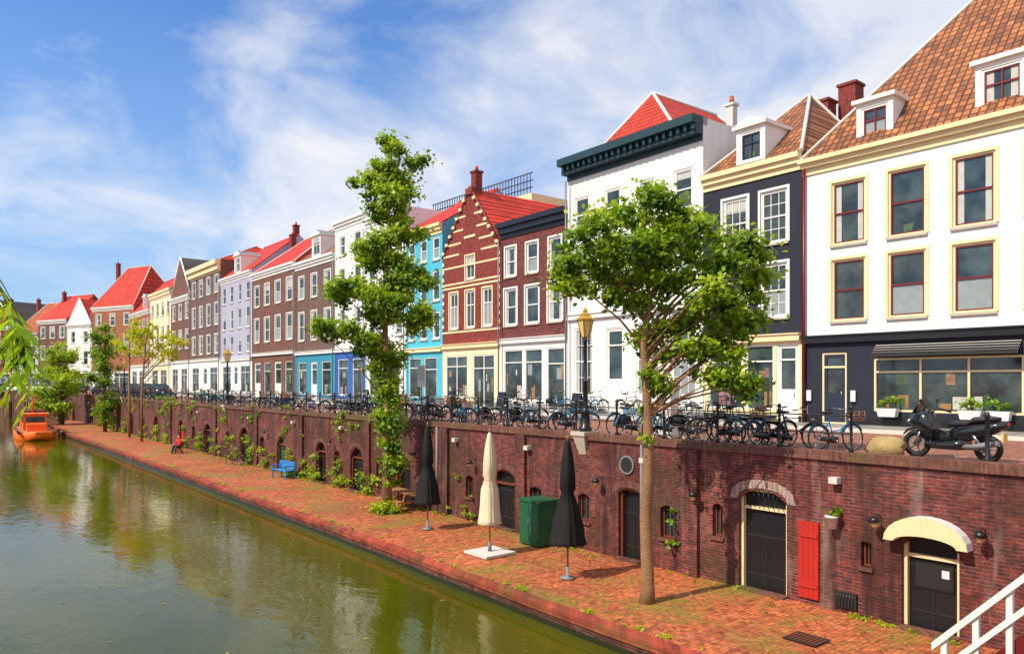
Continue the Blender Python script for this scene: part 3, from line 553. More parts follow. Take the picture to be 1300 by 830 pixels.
# ---------------------------------------------------------------- bicycles
def bike(var):
    b=MB(); R=.33
    for cx in (-.55,.55):
        b.torus((cx,0,R),R,.02,'rubber',n=24,k=5); b.torus((cx,0,R),R-.025,.009,'chrome',n=20,k=4)
        b.tube([(cx,-.05,R),(cx,.05,R)],.022,'chrome')
        for i in range(9): t=math.pi*i/9; b.tube([(cx-R*math.cos(t),0,R-R*math.sin(t)),(cx+R*math.cos(t),0,R+R*math.sin(t))],.0025,'chrome',3,False)
        fd=[(cx+(R+.035)*math.cos(t),0,R+(R+.035)*math.sin(t)) for t in np.linspace(.15*math.pi,.95*math.pi,8)]
        b.tube(fd,.02,'bike_paint',4)
    bb=(-.08,0,.28); hd=(.4,0,.82); hd2=(.43,0,.68); sv=(-.2,0,.82)
    b.tube([bb,hd2],.018,'bike_paint')
    if var in(0,3): b.tube([(-.17,0,.78),hd],.016,'bike_paint')
    else: b.tube([(-.13,0,.5),(.15,0,.52),hd2],.016,'bike_paint')
    b.tube([bb,sv],.017,'bike_paint'); b.tube([hd,(.46,0,.6),(.55,0,R)],.016,'bike_paint')
    for y in (-.06,.06): b.tube([bb,(-.55,y,R)],.01,'bike_paint',4); b.tube([(-.17,0,.74),(-.55,y,R)],.009,'bike_paint',4)
    b.tube([sv,(-.22,0,.94)],.013,'chrome'); b.loft([(-.36,0,.96,.09,.035),(-.28,0,.96,.1,.04),(-.15,0,.96,.04,.03),(-.06,0,.955,.02,.02)],'brown' if var==3 else 'seat_vinyl',8)
    b.tube([hd,(.37,0,1.02)],.013,'chrome'); b.tube([(.18,-.29,1.05),(.3,-.26,1.08),(.37,0,1.03),(.3,.26,1.08),(.18,.29,1.05)],.012,'chrome')
    for y in (-.29,.29): b.tube([(.24,y*.98,1.06),(.12,y,1.04)],.018,'rubber')
    b.loft([(-.56,-.045,.33,.02,.05),(-.1,-.045,.29,.025,.09),(.02,-.045,.28,.02,.07)],'gloss_black',8)
    b.tube([(-.08,-.09,.28),(-.02,-.1,.12)],.01,'chrome',4); b.tube([(-.08,.09,.28),(-.14,.1,.44)],.01,'chrome',4)
    b.box(-.07,.03,-.17,-.09,.1,.125,'rubber'); b.box(-.19,-.09,.09,.17,.43,.455,'rubber')
    if var!=3: b.box(-.8,-.3,-.07,.07,.7,.715,'gloss_black'); b.tube([(-.75,-.07,.7),(-.56,-.07,R)],.006,'gloss_black',4); b.tube([(-.75,.07,.7),(-.56,.07,R)],.006,'gloss_black',4)
    b.lathe(.5,0,[(.035,.74),(.045,.77),(.03,.8)],'chrome',8)
    if var==2:
        for z in (.8,.88,.96): b.tube([(.42,-.2,z),(.78,-.2,z),(.78,.2,z),(.42,.2,z),(.42,-.2,z)],.01,'wood',4)
        b.box(.42,.78,-.2,.2,.74,.76,'wood')
        for px in (.42,.6,.78):
            for py in (-.2,.2): b.tube([(px,py,.76),(px,py,.98)],.012,'wood',4)
    if var==1:
        for y in (-.16,.16): b.loft([(-.78,y,.54,.02,.06),(-.74,y,.54,.05,.12),(-.46,y,.54,.05,.12),(-.42,y,.54,.02,.06)],'canvas_black',8)
    b.tube([(-.5,.08,.3),(-.62,.22,.0)],.008,'chrome',4)
    me=b.obj('bicycle_tmp'); d=me.data; bpy.data.objects.remove(me); return d
BK=[bike(0),bike(1),bike(2),bike(3),bike(0)]
def addbike(x,y,z,rot,lean=0):
    o=bpy.data.objects.new('bicycle',random.choice(BK)); scene.collection.objects.link(o); o.location=(x,y,z); o.rotation_euler=(lean,0,rot); o.scale=(1,1,random.uniform(.94,1.06))
x=-8.9
while x>-62:
    if random.random()<.87 and not(-17.3<x<-15.6):
        dr=random.choice([1,1,-1])*math.radians(random.gauss(58 if x>-30 else 50,16))
        if random.random()<.35: dr=math.radians(random.gauss(8,8))
        if random.random()<.5: dr+=math.pi
        addbike(x,wy(x)+.95+random.uniform(-.1,.3),0,dr,random.uniform(-.12,.12))
    x-=random.uniform(.34,.66) if x>-30 else random.uniform(.5,.8)
for i in range(22):
    x=-random.uniform(63,104); addbike(x,wy(x)+.9,0,math.radians(random.uniform(30,80)))
for i in range(9):
    x=-random.uniform(18,60); addbike(x,fy(x)-.7,.12,math.radians(random.uniform(-8,8)),.05)
addbike(-46.5,16.1,QZ,.3)

# ---------------------------------------------------------------- scooter (front towards -X)
E=empty('motor_scooter',(-6.35,17.35,0),math.radians(-6))
s=MB()
for cx,R in ((-.76,.3),(.7,.28)):
    s.torus((cx,0,R),R-.055,.06,'rubber',n=28,k=8)
    s.torus((cx,0,R),.17,.016,'lead',n=20,k=5)
    for i in range(5): t=2*math.pi*i/5; s.tube([(cx,0,R),(cx+.18*math.cos(t),0,R+.18*math.sin(t))],.022,'lead',5)
    s.tube([(cx,-.08,R),(cx,.08,R)],.05,'chrome',10)
s.obj('wheels',E)
s=MB()
for y in (-.09,.09): s.tube([(-.76,y,.3),(-.62,y,.62)],.028,'chrome',8)
s.loft([(-1.05,0,.5,.04,.02),(-.95,0,.6,.08,.03),(-.76,0,.65,.09,.03),(-.6,0,.6,.08,.03)],'gloss_black',10)
s.loft([(-.92,0,.8,.05,.05),(-.82,0,.82,.16,.14),(-.68,0,.82,.23,.22),(-.55,0,.78,.26,.3),(-.42,0,.7,.24,.3),(-.34,0,.62,.18,.22)],'gloss_black',14,2.4)
s.loft([(-.5,0,.32,.2,.1),(-.2,0,.3,.22,.09),(.1,0,.32,.22,.11),(.3,0,.36,.2,.13)],'gloss_black',12,3)
s.loft([(-.36,0,.5,.1,.14),(-.1,0,.48,.12,.14),(.12,0,.52,.16,.18)],'gloss_black',12,2.4)
s.loft([(0,0,.55,.15,.12),(.2,0,.58,.2,.2),(.55,0,.64,.2,.17),(.85,0,.72,.15,.12),(1.08,0,.8,.07,.06)],'gloss_black',14,2.4)
s.obj('bodywork',E)
s=MB()
s.loft([(-.06,0,.74,.1,.05),(.05,0,.77,.16,.06),(.35,0,.78,.18,.06),(.45,0,.86,.17,.07),(.75,0,.9,.15,.06),(.92,0,.9,.08,.04)],'seat_vinyl',12,2.4); s.obj('seat',E)
s=MB()
s.tube([(-.5,0,.95),(-.42,0,1.05)],.06,'gloss_black',8); s.tube([(-.28,-.36,1.02),(-.4,-.22,1.08),(-.45,0,1.06),(-.4,.22,1.08),(-.28,.36,1.02)],.018,'gloss_black',8)
for y in (-1,1):
    s.tube([(-.36,y*.27,1.06),(-.22,y*.39,1.0)],.025,'rubber',8); s.tube([(-.44,y*.2,1.07),(-.5,y*.3,1.22)],.008,'black',5)
    s.loft([(-.54,y*.34,1.25,.03,.02),(-.5,y*.34,1.25,.075,.045),(-.48,y*.34,1.25,.07,.04)],'gloss_black',8)
s.obj('handlebar_and_mirrors',E)
s=MB(); s.face([(-.8,-.16,.98),(-.8,.16,.98),(-.58,.13,1.25),(-.58,-.13,1.25)],'glass'); s.obj('windscreen',E)
s=MB(); s.loft([(-.95,.08,.78,.01,.01),(-.9,.08,.79,.06,.05),(-.84,.08,.8,.07,.06)],'chrome',8); s.loft([(-.95,-.08,.78,.01,.01),(-.9,-.08,.79,.06,.05),(-.84,-.08,.8,.07,.06)],'chrome',8)
s.loft([(1.02,0,.8,.06,.03),(1.1,0,.8,.05,.03)],'cloth_red',8); s.tube([(.3,-.2,.3),(.6,-.22,.34),(1.0,-.23,.42)],[.03,.06,.06],'lead',10)
s.tube([(.15,-.1,.3),(.7,-.13,.3)],.06,'lead',8); s.tube([(.45,-.16,.6),(.62,-.16,.36)],.03,'chrome',8); s.tube([(.1,-.15,.25),(.2,-.25,.02)],.014,'lead',6)
s.box(.98,1.02,-.09,.09,.45,.62,'yellow'); s.obj('lights_and_engine',E)

# ---------------------------------------------------------------- street lamps
def lamp(x,y,z=0.0):
    E=empty('street_lamp',(x,y,z)); p=MB()
    p.lathe(0,0,[(.2,0),(.2,.12),(.15,.16),(.13,.55),(.16,.6),(.1,.68),(.085,.75),(.07,1.5),(.09,1.53),(.06,1.57),(.052,2.75),(.08,2.79),(.05,2.83),(.045,2.92)],'black',10)
    p.tube([(-.3,0,2.6),(.3,0,2.6)],.018,'black',6); p.obj('post',E)
    L=MB(); L.lathe(0,0,[(.12,2.9),(.25,3.4)],'lamp_glass',6,smooth=False); L.lathe(0,0,[(.28,3.4),(.29,3.44),(.16,3.56),(.17,3.58),(.07,3.66),(.08,3.7),(.01,3.82)],'gold',6,smooth=False)
    L.lathe(0,0,[(.04,2.84),(.13,2.9)],'gold',6,smooth=False)
    for j in range(6):
        t=math.pi*j/3; L.tube([(.125*math.cos(t),.125*math.sin(t),2.9),(.26*math.cos(t),.26*math.sin(t),3.41)],.014,'black',4)
    L.obj('lantern',E)
    c=MB(); c.box(-.3,.3,-.35,.3,-.12,.0,'stone'); c.rings([[(-.25,-.32,-.12),(.25,-.32,-.12),(.25,.1,-.12),(-.25,.1,-.12)],[(-.15,-.12,-.7),(.15,-.12,-.7),(.15,.1,-.7),(-.15,.1,-.7)]],'stone',smooth=False); c.obj('stone_bracket',E)
lamp(-16.35,16.35,.14); lamp(-51,wy(-51)+.15,.14); lamp(-84,wy(-84)+.15,.14)

# ---------------------------------------------------------------- parasols
def parasol(x,y,mt,top=3.6,plate=False,wd=.3):
    E=empty('closed_parasol',(x,y,QZ+.02)); c=MB()
    H=top
    c.lathe(0,0,[(.02,H),(.06,H-.08),(.12,H-.45),(.16,H-.9),(.17,H-1.3),(.13,H-1.38),(.22,H-1.7),(wd*.88,H-2.2),(wd,H-2.6),(wd*1.12,H-2.72)],mt,24,.22); c.lathe(0,0,[(.03,H),(.035,H+.06),(.005,H+.12)],'wood',6)
    c.torus((0,0,H-1.38),.14,.02,mt,'z',16,5); c.obj('canopy',E)
    p=MB(); p.tube([(0,0,0),(0,0,H)],.028,'wood' if plate else 'lead',8)
    if plate: p.box(-.55,.55,-.55,.55,-.0,.07,'lstone'); p.lathe(0,0,[(.06,.07),(.05,.35)],'lead',8)
    else: p.lathe(0,0,[(.2,0),(.2,.03),(.05,.05),(.045,.3)],'lead',12)
    p.obj('pole_and_base',E)
parasol(-21.9,14.2,'canvas_black',3.6,wd=.36); parasol(-17.6,13.6,'canvas_cream',3.6,True,.28); parasol(-14.1,13.45,'canvas_black',3.6,wd=.38)
E=empty('green_cabinet',(-17.7,15.62,QZ)); c=MB(); c.box(-.45,.45,-.4,.4,0.05,1.36,'green'); c.box(-.48,.48,-.43,.43,1.36,1.44,'green'); c.box(-.4,.4,-.35,.35,0,.05,'black')
for sx in(-.22,.22): c.box(sx-.2,sx+.2,-.42,-.4,.12,1.28,'green')
c.box(-.02,.02,-.44,-.42,.7,.85,'chrome'); o=c.obj('cabinet_body',E,bevel=.012)
def bench(name,x,y,rot,mt):
    E=empty(name,(x,y,QZ),rot); c=MB()
    for i in range(4): c.box(-.75,.75,-.28+i*.13,-.17+i*.13,.42,.455,mt)
    c.obj('seat',E); c=MB()
    for i in range(3): c.box(-.75,.75,.24,.27,.52+i*.13,.62+i*.13,mt)
    c.obj('backrest',E); c=MB()
    for sx in (-.65,.65):
        c.box(sx-.03,sx+.03,-.26,-.2,0,.66,mt); c.box(sx-.03,sx+.03,.27,.32,0,.9,mt); c.box(sx-.03,sx+.03,-.28,.27,.64,.69,mt); c.box(sx-.025,sx+.025,-.2,.27,.36,.415,mt)
    c.obj('legs_and_arms',E)
bench('blue_bench',-38.6,15.9,.15,'blue')
E=empty('picnic_table',(-26.0,15.7,QZ)); c=MB()
for i in range(5): c.box(-.9,.9,-.36+i*.145,-.23+i*.145,.72,.76,'wood')
for y in (-.75,.5): c.box(-.9,.9,y,y+.25,.42,.46,'wood')
for sx in (-.65,.65):
    c.box(sx-.03,sx+.03,-.72,.72,.36,.42,'wood'); c.tube([(sx,-.3,.72),(sx,-.55,0)],.04,'wood',4); c.tube([(sx,.3,.72),(sx,.55,0)],.04,'wood',4)
c.obj('planks',E)
sh=MB()
for i in range(4): sh.box(-.24+i*.122,-.124+i*.122,-.06,-.012,0,1.75,'shutter_red')
for z in(.25,1.4): sh.box(-.22,.22,-.085,-.06,z,z+.09,'shutter_red')
sh.obj('red_shutter',None,(-8.95,16.2,-3.3))
E=empty('door_hood',(-6.36,16.2,0)); c=MB(); n=12
for i in range(n):
    t0,t1=math.pi*i/n,math.pi*(i+1)/n
    def P_(t,r0,z): return (-math.cos(t)*r0, math.sin(t)*z-1.62)
    a0=P_(t0,.8,.55);a1=P_(t1,.8,.55);b0=P_(t0,.6,.16);b1=P_(t1,.6,.16)
    c.face([(a0[0],-.3,a0[1]),(b0[0],-.3,b0[1]),(b1[0],-.3,b1[1]),(a1[0],-.3,a1[1])],'cream'); c.face([(a0[0],-.3,a0[1]),(a1[0],-.3,a1[1]),(a1[0],-.004,a1[1]),(a0[0],-.004,a0[1])],'sign_white')
    c.face([(b0[0],-.3,b0[1]),(b0[0],-.004,b0[1]),(b1[0],-.004,b1[1]),(b1[0],-.3,b1[1])],'cream')
c.obj('arched_hood',E)
def wlamp(s,z):
    E=empty('wall_lamp',(-s,wy(-s),z)); c=MB(); c.tube([(0,0,0),(0,-.18,.06),(0,-.28,0)],.014,'black',6); c.lathe(0,-.28,[(.12,-.1),(.1,-.02),(.03,.03)],'black',10); c.lathe(0,-.28,[(.05,-.2),(.07,-.1)],'lamp_glass',10); c.obj('lamp_arm',E)
for s in (7.35,5.35,12.0,15.5,22,26,34,43): wlamp(s,-1.2)
E=empty('hanging_flower_pot',(-8.33,16.2,-1.45)); c=MB(); c.lathe(0,-.17,[(.1,-.14),(.13,.1),(.15,.1),(.15,.14)],'sign_white',12); c.tube([(0,0,.3),(0,-.17,.33),(0,-.17,.12)],.008,'black',4); c.obj('pot',E)
c=MB(); c.tube([(0,.0,0),(0,-.05,0)],.27,'lead',20); c.tube([(0,-.05,0),(0,-.055,0)],.22,'rubber',20); c.obj('round_vent',None,(-14.5,16.2,-.72))
c=MB(); c.tube([(-13.85,16.05,QZ),(-13.85,16.05,-.1)],.04,'lead',8); c.tube([(-24.4,16.25,QZ),(-24.4,16.25,-.1)],.05,'lead',8); c.obj('wall_pipes')
c=MB()
for i in range(6): c.tube([(-7.9-.07*i,16.12,-3.3),(-7.9-.07*i,16.12,-3.0)],.01,'black',4)
c.box(-8.33,-7.83,16.13,16.19,-3.32,-2.98,'rubber'); c.obj('cellar_vent')
c=MB(); c.box(-8.1,-7.4,13.6,14.2,QZ+.024,QZ+.034,'rubber')
for i in range(8): c.box(-8.06+.085*i,-8.02+.085*i,13.65,14.15,QZ+.035,QZ+.04,'brown')
c.obj('drain_grate')
for x,y,r in ((-7.6,17.05,.36),(-4.3,17.0,.3)):
    bm=MB(); rs=[]
    for i in range(9):
        t=math.pi*(i+.3)/9.6; ring=[]
        for j in range(14): u=2*math.pi*j/14; k_=r*(1+.13*math.sin(3*u+i)+.08*math.cos(5*u+2*i)); ring.append((k_*1.15*math.sin(t)*math.cos(u),k_*math.sin(t)*math.sin(u),-r*.75*math.cos(t)+r*.55))
        rs.append(ring)
    bm.rings(rs,'boulder'); bm.obj('boulder',None,(x,y,0))
E=empty('street_sign',(-26.6,wy(-26.6)+.5,0)); c=MB(); c.tube([(0,0,0),(0,0,2.2)],.03,'lead',8); c.box(-.28,.28,-.03,.02,1.45,2.35,'sign_white'); c.box(-.24,.24,-.036,-.031,1.7,2.28,'lstone'); c.obj('sign_panel',E)
E=empty('utility_cabinet',(-15.1,18.6,0)); c=MB(); c.box(-.4,.4,-.2,.2,0,1.5,'sign_white'); c.box(-.43,.43,-.23,.23,1.5,1.56,'lead'); c.box(-.01,.01,-.206,-.2,.1,1.4,'lead'); c.obj('cabinet',E,bevel=.01)
for s in (21,26,32,37,48): 
    E=empty('cafe_board',(-s,fy(-s)-1.6,.12)); c=MB(); c.rings([[(-.3,-.25,0),(.3,-.25,0),(.3,-.22,0),(-.3,-.22,0)],[(-.3,-.03,1),(.3,-.03,1),(.3,0,1),(-.3,0,1)]],'black',smooth=False); c.rings([[(-.3,.22,0),(.3,.22,0),(.3,.25,0),(-.3,.25,0)],[(-.3,0.003,1),(.3,.003,1),(.3,.03,1),(-.3,.03,1)]],'black',smooth=False); c.obj('panels',E)

# ---------------------------------------------------------------- cars
def car(x,y,rot,mt):
    E=empty('parked_car',(x,y,0),rot); c=MB()
    c.loft([(-2.1,0,.5,.6,.16),(-2.0,0,.55,.78,.3),(-1.2,0,.6,.86,.38),(0,0,.6,.88,.4),(1.3,0,.62,.87,.4),(1.95,0,.62,.8,.35),(2.1,0,.55,.65,.2)],mt,16,4); c.obj('body',E)
    c=MB(); c.loft([(-1.15,0,.95,.72,.03),(-.55,0,1.1,.7,.27),(.1,0,1.18,.68,.28),(1.0,0,1.15,.67,.27),(1.75,0,.98,.68,.05)],'glass',16,3.5); c.obj('windows',E)
    c=MB(); c.loft([(-.6,0,1.38,.55,.03),(.1,0,1.47,.58,.03),(1.05,0,1.42,.55,.03)],mt,12,3); c.obj('roof_panel',E)
    c=MB()
    for wx in (-1.3,1.3):
        for wy_ in (-.8,.8): c.torus((wx,wy_,.32),.23,.09,'rubber',n=18,k=6); c.tube([(wx,wy_-.05,.32),(wx,wy_+.05,.32)],.17,'chrome',12)
    c.obj('wheels',E); c=MB(); c.box(-2.12,-2.0,-.65,-.4,.58,.7,'sign_white'); c.box(-2.12,-2.0,.4,.65,.58,.7,'sign_white'); c.box(2.02,2.12,-.7,-.5,.6,.75,'cloth_red'); c.box(2.02,2.12,.5,.7,.6,.75,'cloth_red'); c.obj('lights',E)
for s,y,mt in ((84,21.2,'gloss_black'),(90.5,21.4,'navy'),(99,22,'gloss_black'),(108,21.4,'lead'),(115,21.6,'navy'),(122,20,'gloss_black')): car(-s,y,0,mt)
for i in range(5): car(-132-6*i,19.5-2.2*i,rot,random.choice(['gloss_black','sign_white','navy','lead']))

# ---------------------------------------------------------------- work boat
E=empty('work_boat',(-88.5,10.6,WZ),math.radians(-4)); c=MB()
c.loft([(-7,0,.35,.9,.25),(-6,0,.25,1.6,.5),(0,0,.2,1.7,.55),(5,0,.25,1.6,.55),(6.5,0,.45,.8,.45),(7,0,.6,.2,.25)],'orange',14,5); c.obj('hull',E)
c=MB(); c.box(-6,5.5,-1.45,1.45,.72,.8,'wood'); c.box(-6.2,6,-1.62,-1.5,.7,.95,'brown'); c.box(-6.2,6,1.5,1.62,.7,.95,'brown'); c.obj('deck',E)
c=MB(); c.box(-.5,2.2,-1.0,1.0,.8,2.3,'orange'); c.box(-.7,2.4,-1.15,1.15,2.3,2.4,'orange')
for x0 in (-.3,.6,1.4): c.box(x0,x0+.6,-1.012,-1.002,1.55,2.1,'glass')
c.box(2.202,2.212,-.8,.8,1.55,2.1,'glass'); c.box(3,5,-.8,.8,.8,1.5,'orange'); c.box(-5.4,-2,-1,1,.8,1.9,'orange'); c.box(-5.6,-1.8,-1.1,1.1,1.9,2.6,'brown'); c.obj('cabin',E)
c=MB(); c.tube([(-2,0,.8),(-1.6,0,3.3),(3.6,0,4.2)],.1,'orange',6); c.tube([(3.6,0,4.2),(3.6,0,1.5)],.02,'black',4); c.obj('crane_arm',E)
# ---------------------------------------------------------------- seated person in red
def person(x,y,z,rot):
    J=[(0,0,.5),(0,.02,.72),(0,.0,.95),(0,-.02,1.05),(0,-.03,1.13),(0,-.04,1.25),
       (.1,0,.48),(.13,-.42,.5),(.13,-.45,.1),(.13,-.6,.05),(-.1,0,.48),(-.13,-.42,.5),(-.13,-.42,.1),(-.13,-.57,.05),
       (.19,0,.98),(.24,-.08,.72),(.14,-.34,.62),(.1,-.42,.6),(-.19,0,.98),(-.24,-.08,.72),(-.14,-.34,.62),(-.1,-.42,.6)]
    ED=[(0,1),(1,2),(2,3),(3,4),(4,5),(0,6),(6,7),(7,8),(8,9),(0,10),(10,11),(11,12),(12,13),(2,14),(14,15),(15,16),(16,17),(2,18),(18,19),(19,20),(20,21)]
    RD=[.15,.14,.15,.06,.09,.085,.1,.075,.05,.04,.1,.075,.05,.04,.065,.05,.035,.04,.065,.05,.035,.04]
    me=bpy.data.meshes.new('p'); me.from_pydata(J,ED,[]); o=bpy.data.objects.new('p',me); scene.collection.objects.link(o)
    o.modifiers.new('s','SKIN')
    for i,r_ in enumerate(RD): me.skin_vertices[0].data[i].radius=(r_,r_)
    me.skin_vertices[0].data[0].use_root=True
    o.modifiers.new('u','SUBSURF').levels=2
    dg=bpy.context.evaluated_depsgraph_get(); m2=bpy.data.meshes.new_from_object(o.evaluated_get(dg)); bpy.data.objects.remove(o)
    m2.materials.clear()
    for q_ in ('cloth_red','cloth_dark','skin','hair'): m2.materials.append(MATS[q_])
    for p in m2.polygons:
        c=p.center; p.use_smooth=True
        if c.z>1.07: p.material_index=3 if (c.z>1.24 or c.y>-.0) else 2
        elif c.z<.57 and c.y<-.05: p.material_index=1
        elif abs(c.x)<.2 and c.y<-.36: p.material_index=2
        elif c.z<.56: p.material_index=1
        else: p.material_index=0
    o=bpy.data.objects.new('seated_person',m2); scene.collection.objects.link(o); o.location=(x,y,z); o.rotation_euler=(0,0,rot)
    E=empty('folding_chair',(x,y,z),rot); c=MB(); c.box(-.22,.22,-.2,.22,.34,.37,'brown'); c.box(-.22,.22,.2,.23,.55,.8,'brown')
    for sx in (-.2,.2): c.tube([(sx,-.2,0),(sx,.2,.36)],.015,'black',5); c.tube([(sx,.25,0),(sx,-.15,.36)],.015,'black',5); c.tube([(sx,.2,.36),(sx,.22,.8)],.015,'black',5)
    c.obj('chair_frame',E)
person(-56.6,15.6,QZ,.5); person(-57.6,15.9,QZ,-.4)

# ---------------------------------------------------------------- trees
def leaves(name,parent,clusters,n,size,mats,asp=.6,flat=.75,loc=(0,0,0),loose=.5):
    C=np.array([c[:3] for c in clusters]); R=np.array([c[3] for c in clusters]); w=R**2; w/=w.sum()
    idx=rng.choice(len(C),n,p=w)
    d=rng.normal(size=(n,3)); d/=np.linalg.norm(d,axis=1)[:,None]
    rad=R[idx]*np.abs(rng.normal(size=n)*loose+.45); p=C[idx]+d*rad[:,None]*np.array([1,1,flat])
    nrm=rng.normal(size=(n,3))*.7+d*.4+np.array([0,-.25,.6]); nrm/=np.linalg.norm(nrm,axis=1)[:,None]
    t=np.cross(nrm,rng.normal(size=(n,3))); t/=np.linalg.norm(t,axis=1)[:,None]; b_=np.cross(nrm,t)
    sz=size*rng.uniform(.55,1.35,n)[:,None]
    V=np.stack([p-t*sz*.5,p-b_*sz*asp*.5+t*sz*.05,p+t*sz*.5-nrm*sz*.12,p+b_*sz*asp*.5+t*sz*.05],1).reshape(-1,3)
    me=bpy.data.meshes.new(name); me.vertices.add(4*n); me.vertices.foreach_set('co',V.ravel()); me.loops.add(4*n); me.loops.foreach_set('vertex_index',np.arange(4*n))
    me.polygons.add(n); me.polygons.foreach_set('loop_start',np.arange(n)*4)
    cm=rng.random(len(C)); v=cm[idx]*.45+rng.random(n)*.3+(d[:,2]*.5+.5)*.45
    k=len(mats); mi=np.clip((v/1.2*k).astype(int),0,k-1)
    for m in mats: me.materials.append(MATS[m])
    me.polygons.foreach_set('material_index',mi.astype(np.int32)); me.update(calc_edges=True); me.validate()
    o=bpy.data.objects.new(name,me); scene.collection.objects.link(o); o.location=loc
    if parent: o.parent=parent
    return o
def env(ells):
    out=[]
    for (cx,cy,cz,rx,ry,rz,n,cr) in ells:
        for i in range(n):
            d=Vector((random.gauss(0,1),random.gauss(0,1),random.gauss(0,1))).normalized(); k=random.uniform(.1,1)**.55
            out.append((cx+d.x*rx*k,cy+d.y*ry*k,cz+d.z*rz*k,cr*random.uniform(.6,1.3)))
    return out
def tree(name,loc,trunk,ells,n,size,mats,bark='bark',loose=.5,limb=1.0,lp=.8,zmin=1.2,steep=.8):
    E=empty(name,loc); t=MB(); t.tube([p[:3] for p in trunk],[p[3] for p in trunk],bark,10)
    cl=env(ells)
    for c in cl:
        if random.random()>lp: continue
        hd=math.hypot(c[0],c[1]); zt=max(trunk[0][2]+zmin,c[2]-hd*steep-.15); zt=min(zt,trunk[-1][2]-.3)
        if zt>c[2]: zt=max(trunk[0][2]+zmin*.85,c[2]-.3)
        b_=Vector(trunk[0][:3])
        for i in range(len(trunk)-1):
            if trunk[i][2]<=zt<=trunk[i+1][2]:
                f_=(zt-trunk[i][2])/(trunk[i+1][2]-trunk[i][2]); b_=Vector(trunk[i][:3]).lerp(Vector(trunk[i+1][:3]),f_); break
        e_=Vector(c[:3]); L=(e_-b_).length
        m1=b_.lerp(e_,.35)+Vector((random.uniform(-.1,.1),random.uniform(-.1,.1),.06*L)); m2=b_.lerp(e_,.7)+Vector((random.uniform(-.12,.12),random.uniform(-.12,.12),.05*L))
        t.tube([b_,m1,m2,e_],[(.016+.014*L)*limb,(.012+.009*L)*limb,(.01+.004*L)*limb,.005],bark,5)
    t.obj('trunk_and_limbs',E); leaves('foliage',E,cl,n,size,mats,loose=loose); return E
def off(r_,z,f=0): return (r_*.635-f*.773, r_*.773+f*.635, z)
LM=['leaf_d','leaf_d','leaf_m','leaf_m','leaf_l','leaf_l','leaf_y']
el=[(*off(0,9.2),.9,.9,.6,12,.38),(*off(-1.2,8.3),.9,.9,.6,14,.38),(*off(1.0,8.5),1.1,1.1,.7,17,.4),(*off(2.0,7.8),.8,.8,.7,15,.38),(*off(-1.6,7.6),.6,.6,.45,11,.35),(*off(0,7.8),1.3,1.3,.9,22,.42),(*off(2.25,6.8),.65,.65,.6,12,.36),
    (*off(1.0,6.9),1.2,1.2,.7,20,.4),(*off(-.4,7.0),.6,.6,.35,8,.33),(*off(.7,6.1),.9,.9,.5,13,.36),(*off(1.8,6.0),.6,.6,.4,7,.33),(*off(2.4,5.05),.45,.45,.22,6,.3),(*off(1.4,5.2),.6,.6,.3,8,.3),(*off(.2,5.2),.35,.35,.6,7,.26),(*off(.05,4.2),.15,.15,.5,3,.16)]
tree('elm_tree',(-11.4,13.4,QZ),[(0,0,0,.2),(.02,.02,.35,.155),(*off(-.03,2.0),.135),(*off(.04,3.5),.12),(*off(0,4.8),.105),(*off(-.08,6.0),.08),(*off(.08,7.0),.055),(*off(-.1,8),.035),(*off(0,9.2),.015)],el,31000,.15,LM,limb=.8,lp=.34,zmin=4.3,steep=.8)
el=[(*off(.2,14.3),.4,.4,.6,7,.36),(*off(.25,13.3),.8,.8,.8,14,.44),(*off(1.2,13.8),.55,.55,.3,6,.32),(*off(-.7,12.8),.7,.7,.45,9,.36),(*off(0,12.0),1.0,1.0,1.0,16,.46),(*off(.4,11.0),.9,.9,.8,14,.44),(*off(-.4,10.2),1.0,1.0,.8,16,.46),(*off(.8,9.2),.9,.9,.8,14,.42),(*off(-1.5,8.6),1.0,1.0,.7,14,.44),(*off(.1,8.2),1.2,1.2,.9,22,.48),(*off(-2.3,7.2),.8,.8,.4,10,.38),(*off(1.2,7.6),.7,.7,.6,10,.38),(*off(-.8,6.9),1.1,1.1,.7,14,.42),(*off(0,6.0),.8,.8,.7,13,.4),
    (*off(.05,4.8),.42,.42,.8,14,.38),(*off(-.0,3.5),.48,.48,.8,15,.38),(*off(.1,2.2),.44,.44,.8,13,.36),(*off(.15,1.1),.3,.3,.5,6,.28)]
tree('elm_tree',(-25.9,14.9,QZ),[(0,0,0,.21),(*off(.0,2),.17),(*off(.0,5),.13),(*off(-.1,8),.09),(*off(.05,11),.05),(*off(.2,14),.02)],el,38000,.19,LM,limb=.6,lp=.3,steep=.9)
leaves('shrub',None,[(*off(.2,.25),.4),(*off(-.3,.2),.35),(*off(.5,.15,-.3),.3),(*off(0,.2,-.4),.35)],1100,.15,['leaf_m','leaf_l','leaf_y'],loc=(-25.9,14.7,QZ))
tree('elm_tree',(-86,16.5,QZ),[(0,0,0,.2),(0,0,4,.15),(.1,0,8,.08),(0,0,11,.03)],[(*off(0,9.2),1.5,1.5,1.9,18,.75),(*off(0,6),1.4,1.4,1.5,16,.75),(*off(0,2.2),1.2,1.2,2.0,18,.65)],6500,.3,['leaf_d','leaf_m','leaf_m','leaf_l'],'bark_dark')
tree('willow_tree',(-104,15.3,QZ),[(0,0,0,.3),(0,0,3,.2),(0,0,6,.08)],[(*off(0,5.2),3.4,3.4,3.0,36,1.0),(*off(-1.5,2.5),2.4,2.4,1.8,16,.9),(*off(0,8.5),2.2,2.2,1.5,14,.8)],9000,.38,['leaf_m','leaf_l','leaf_l'],'bark_dark')
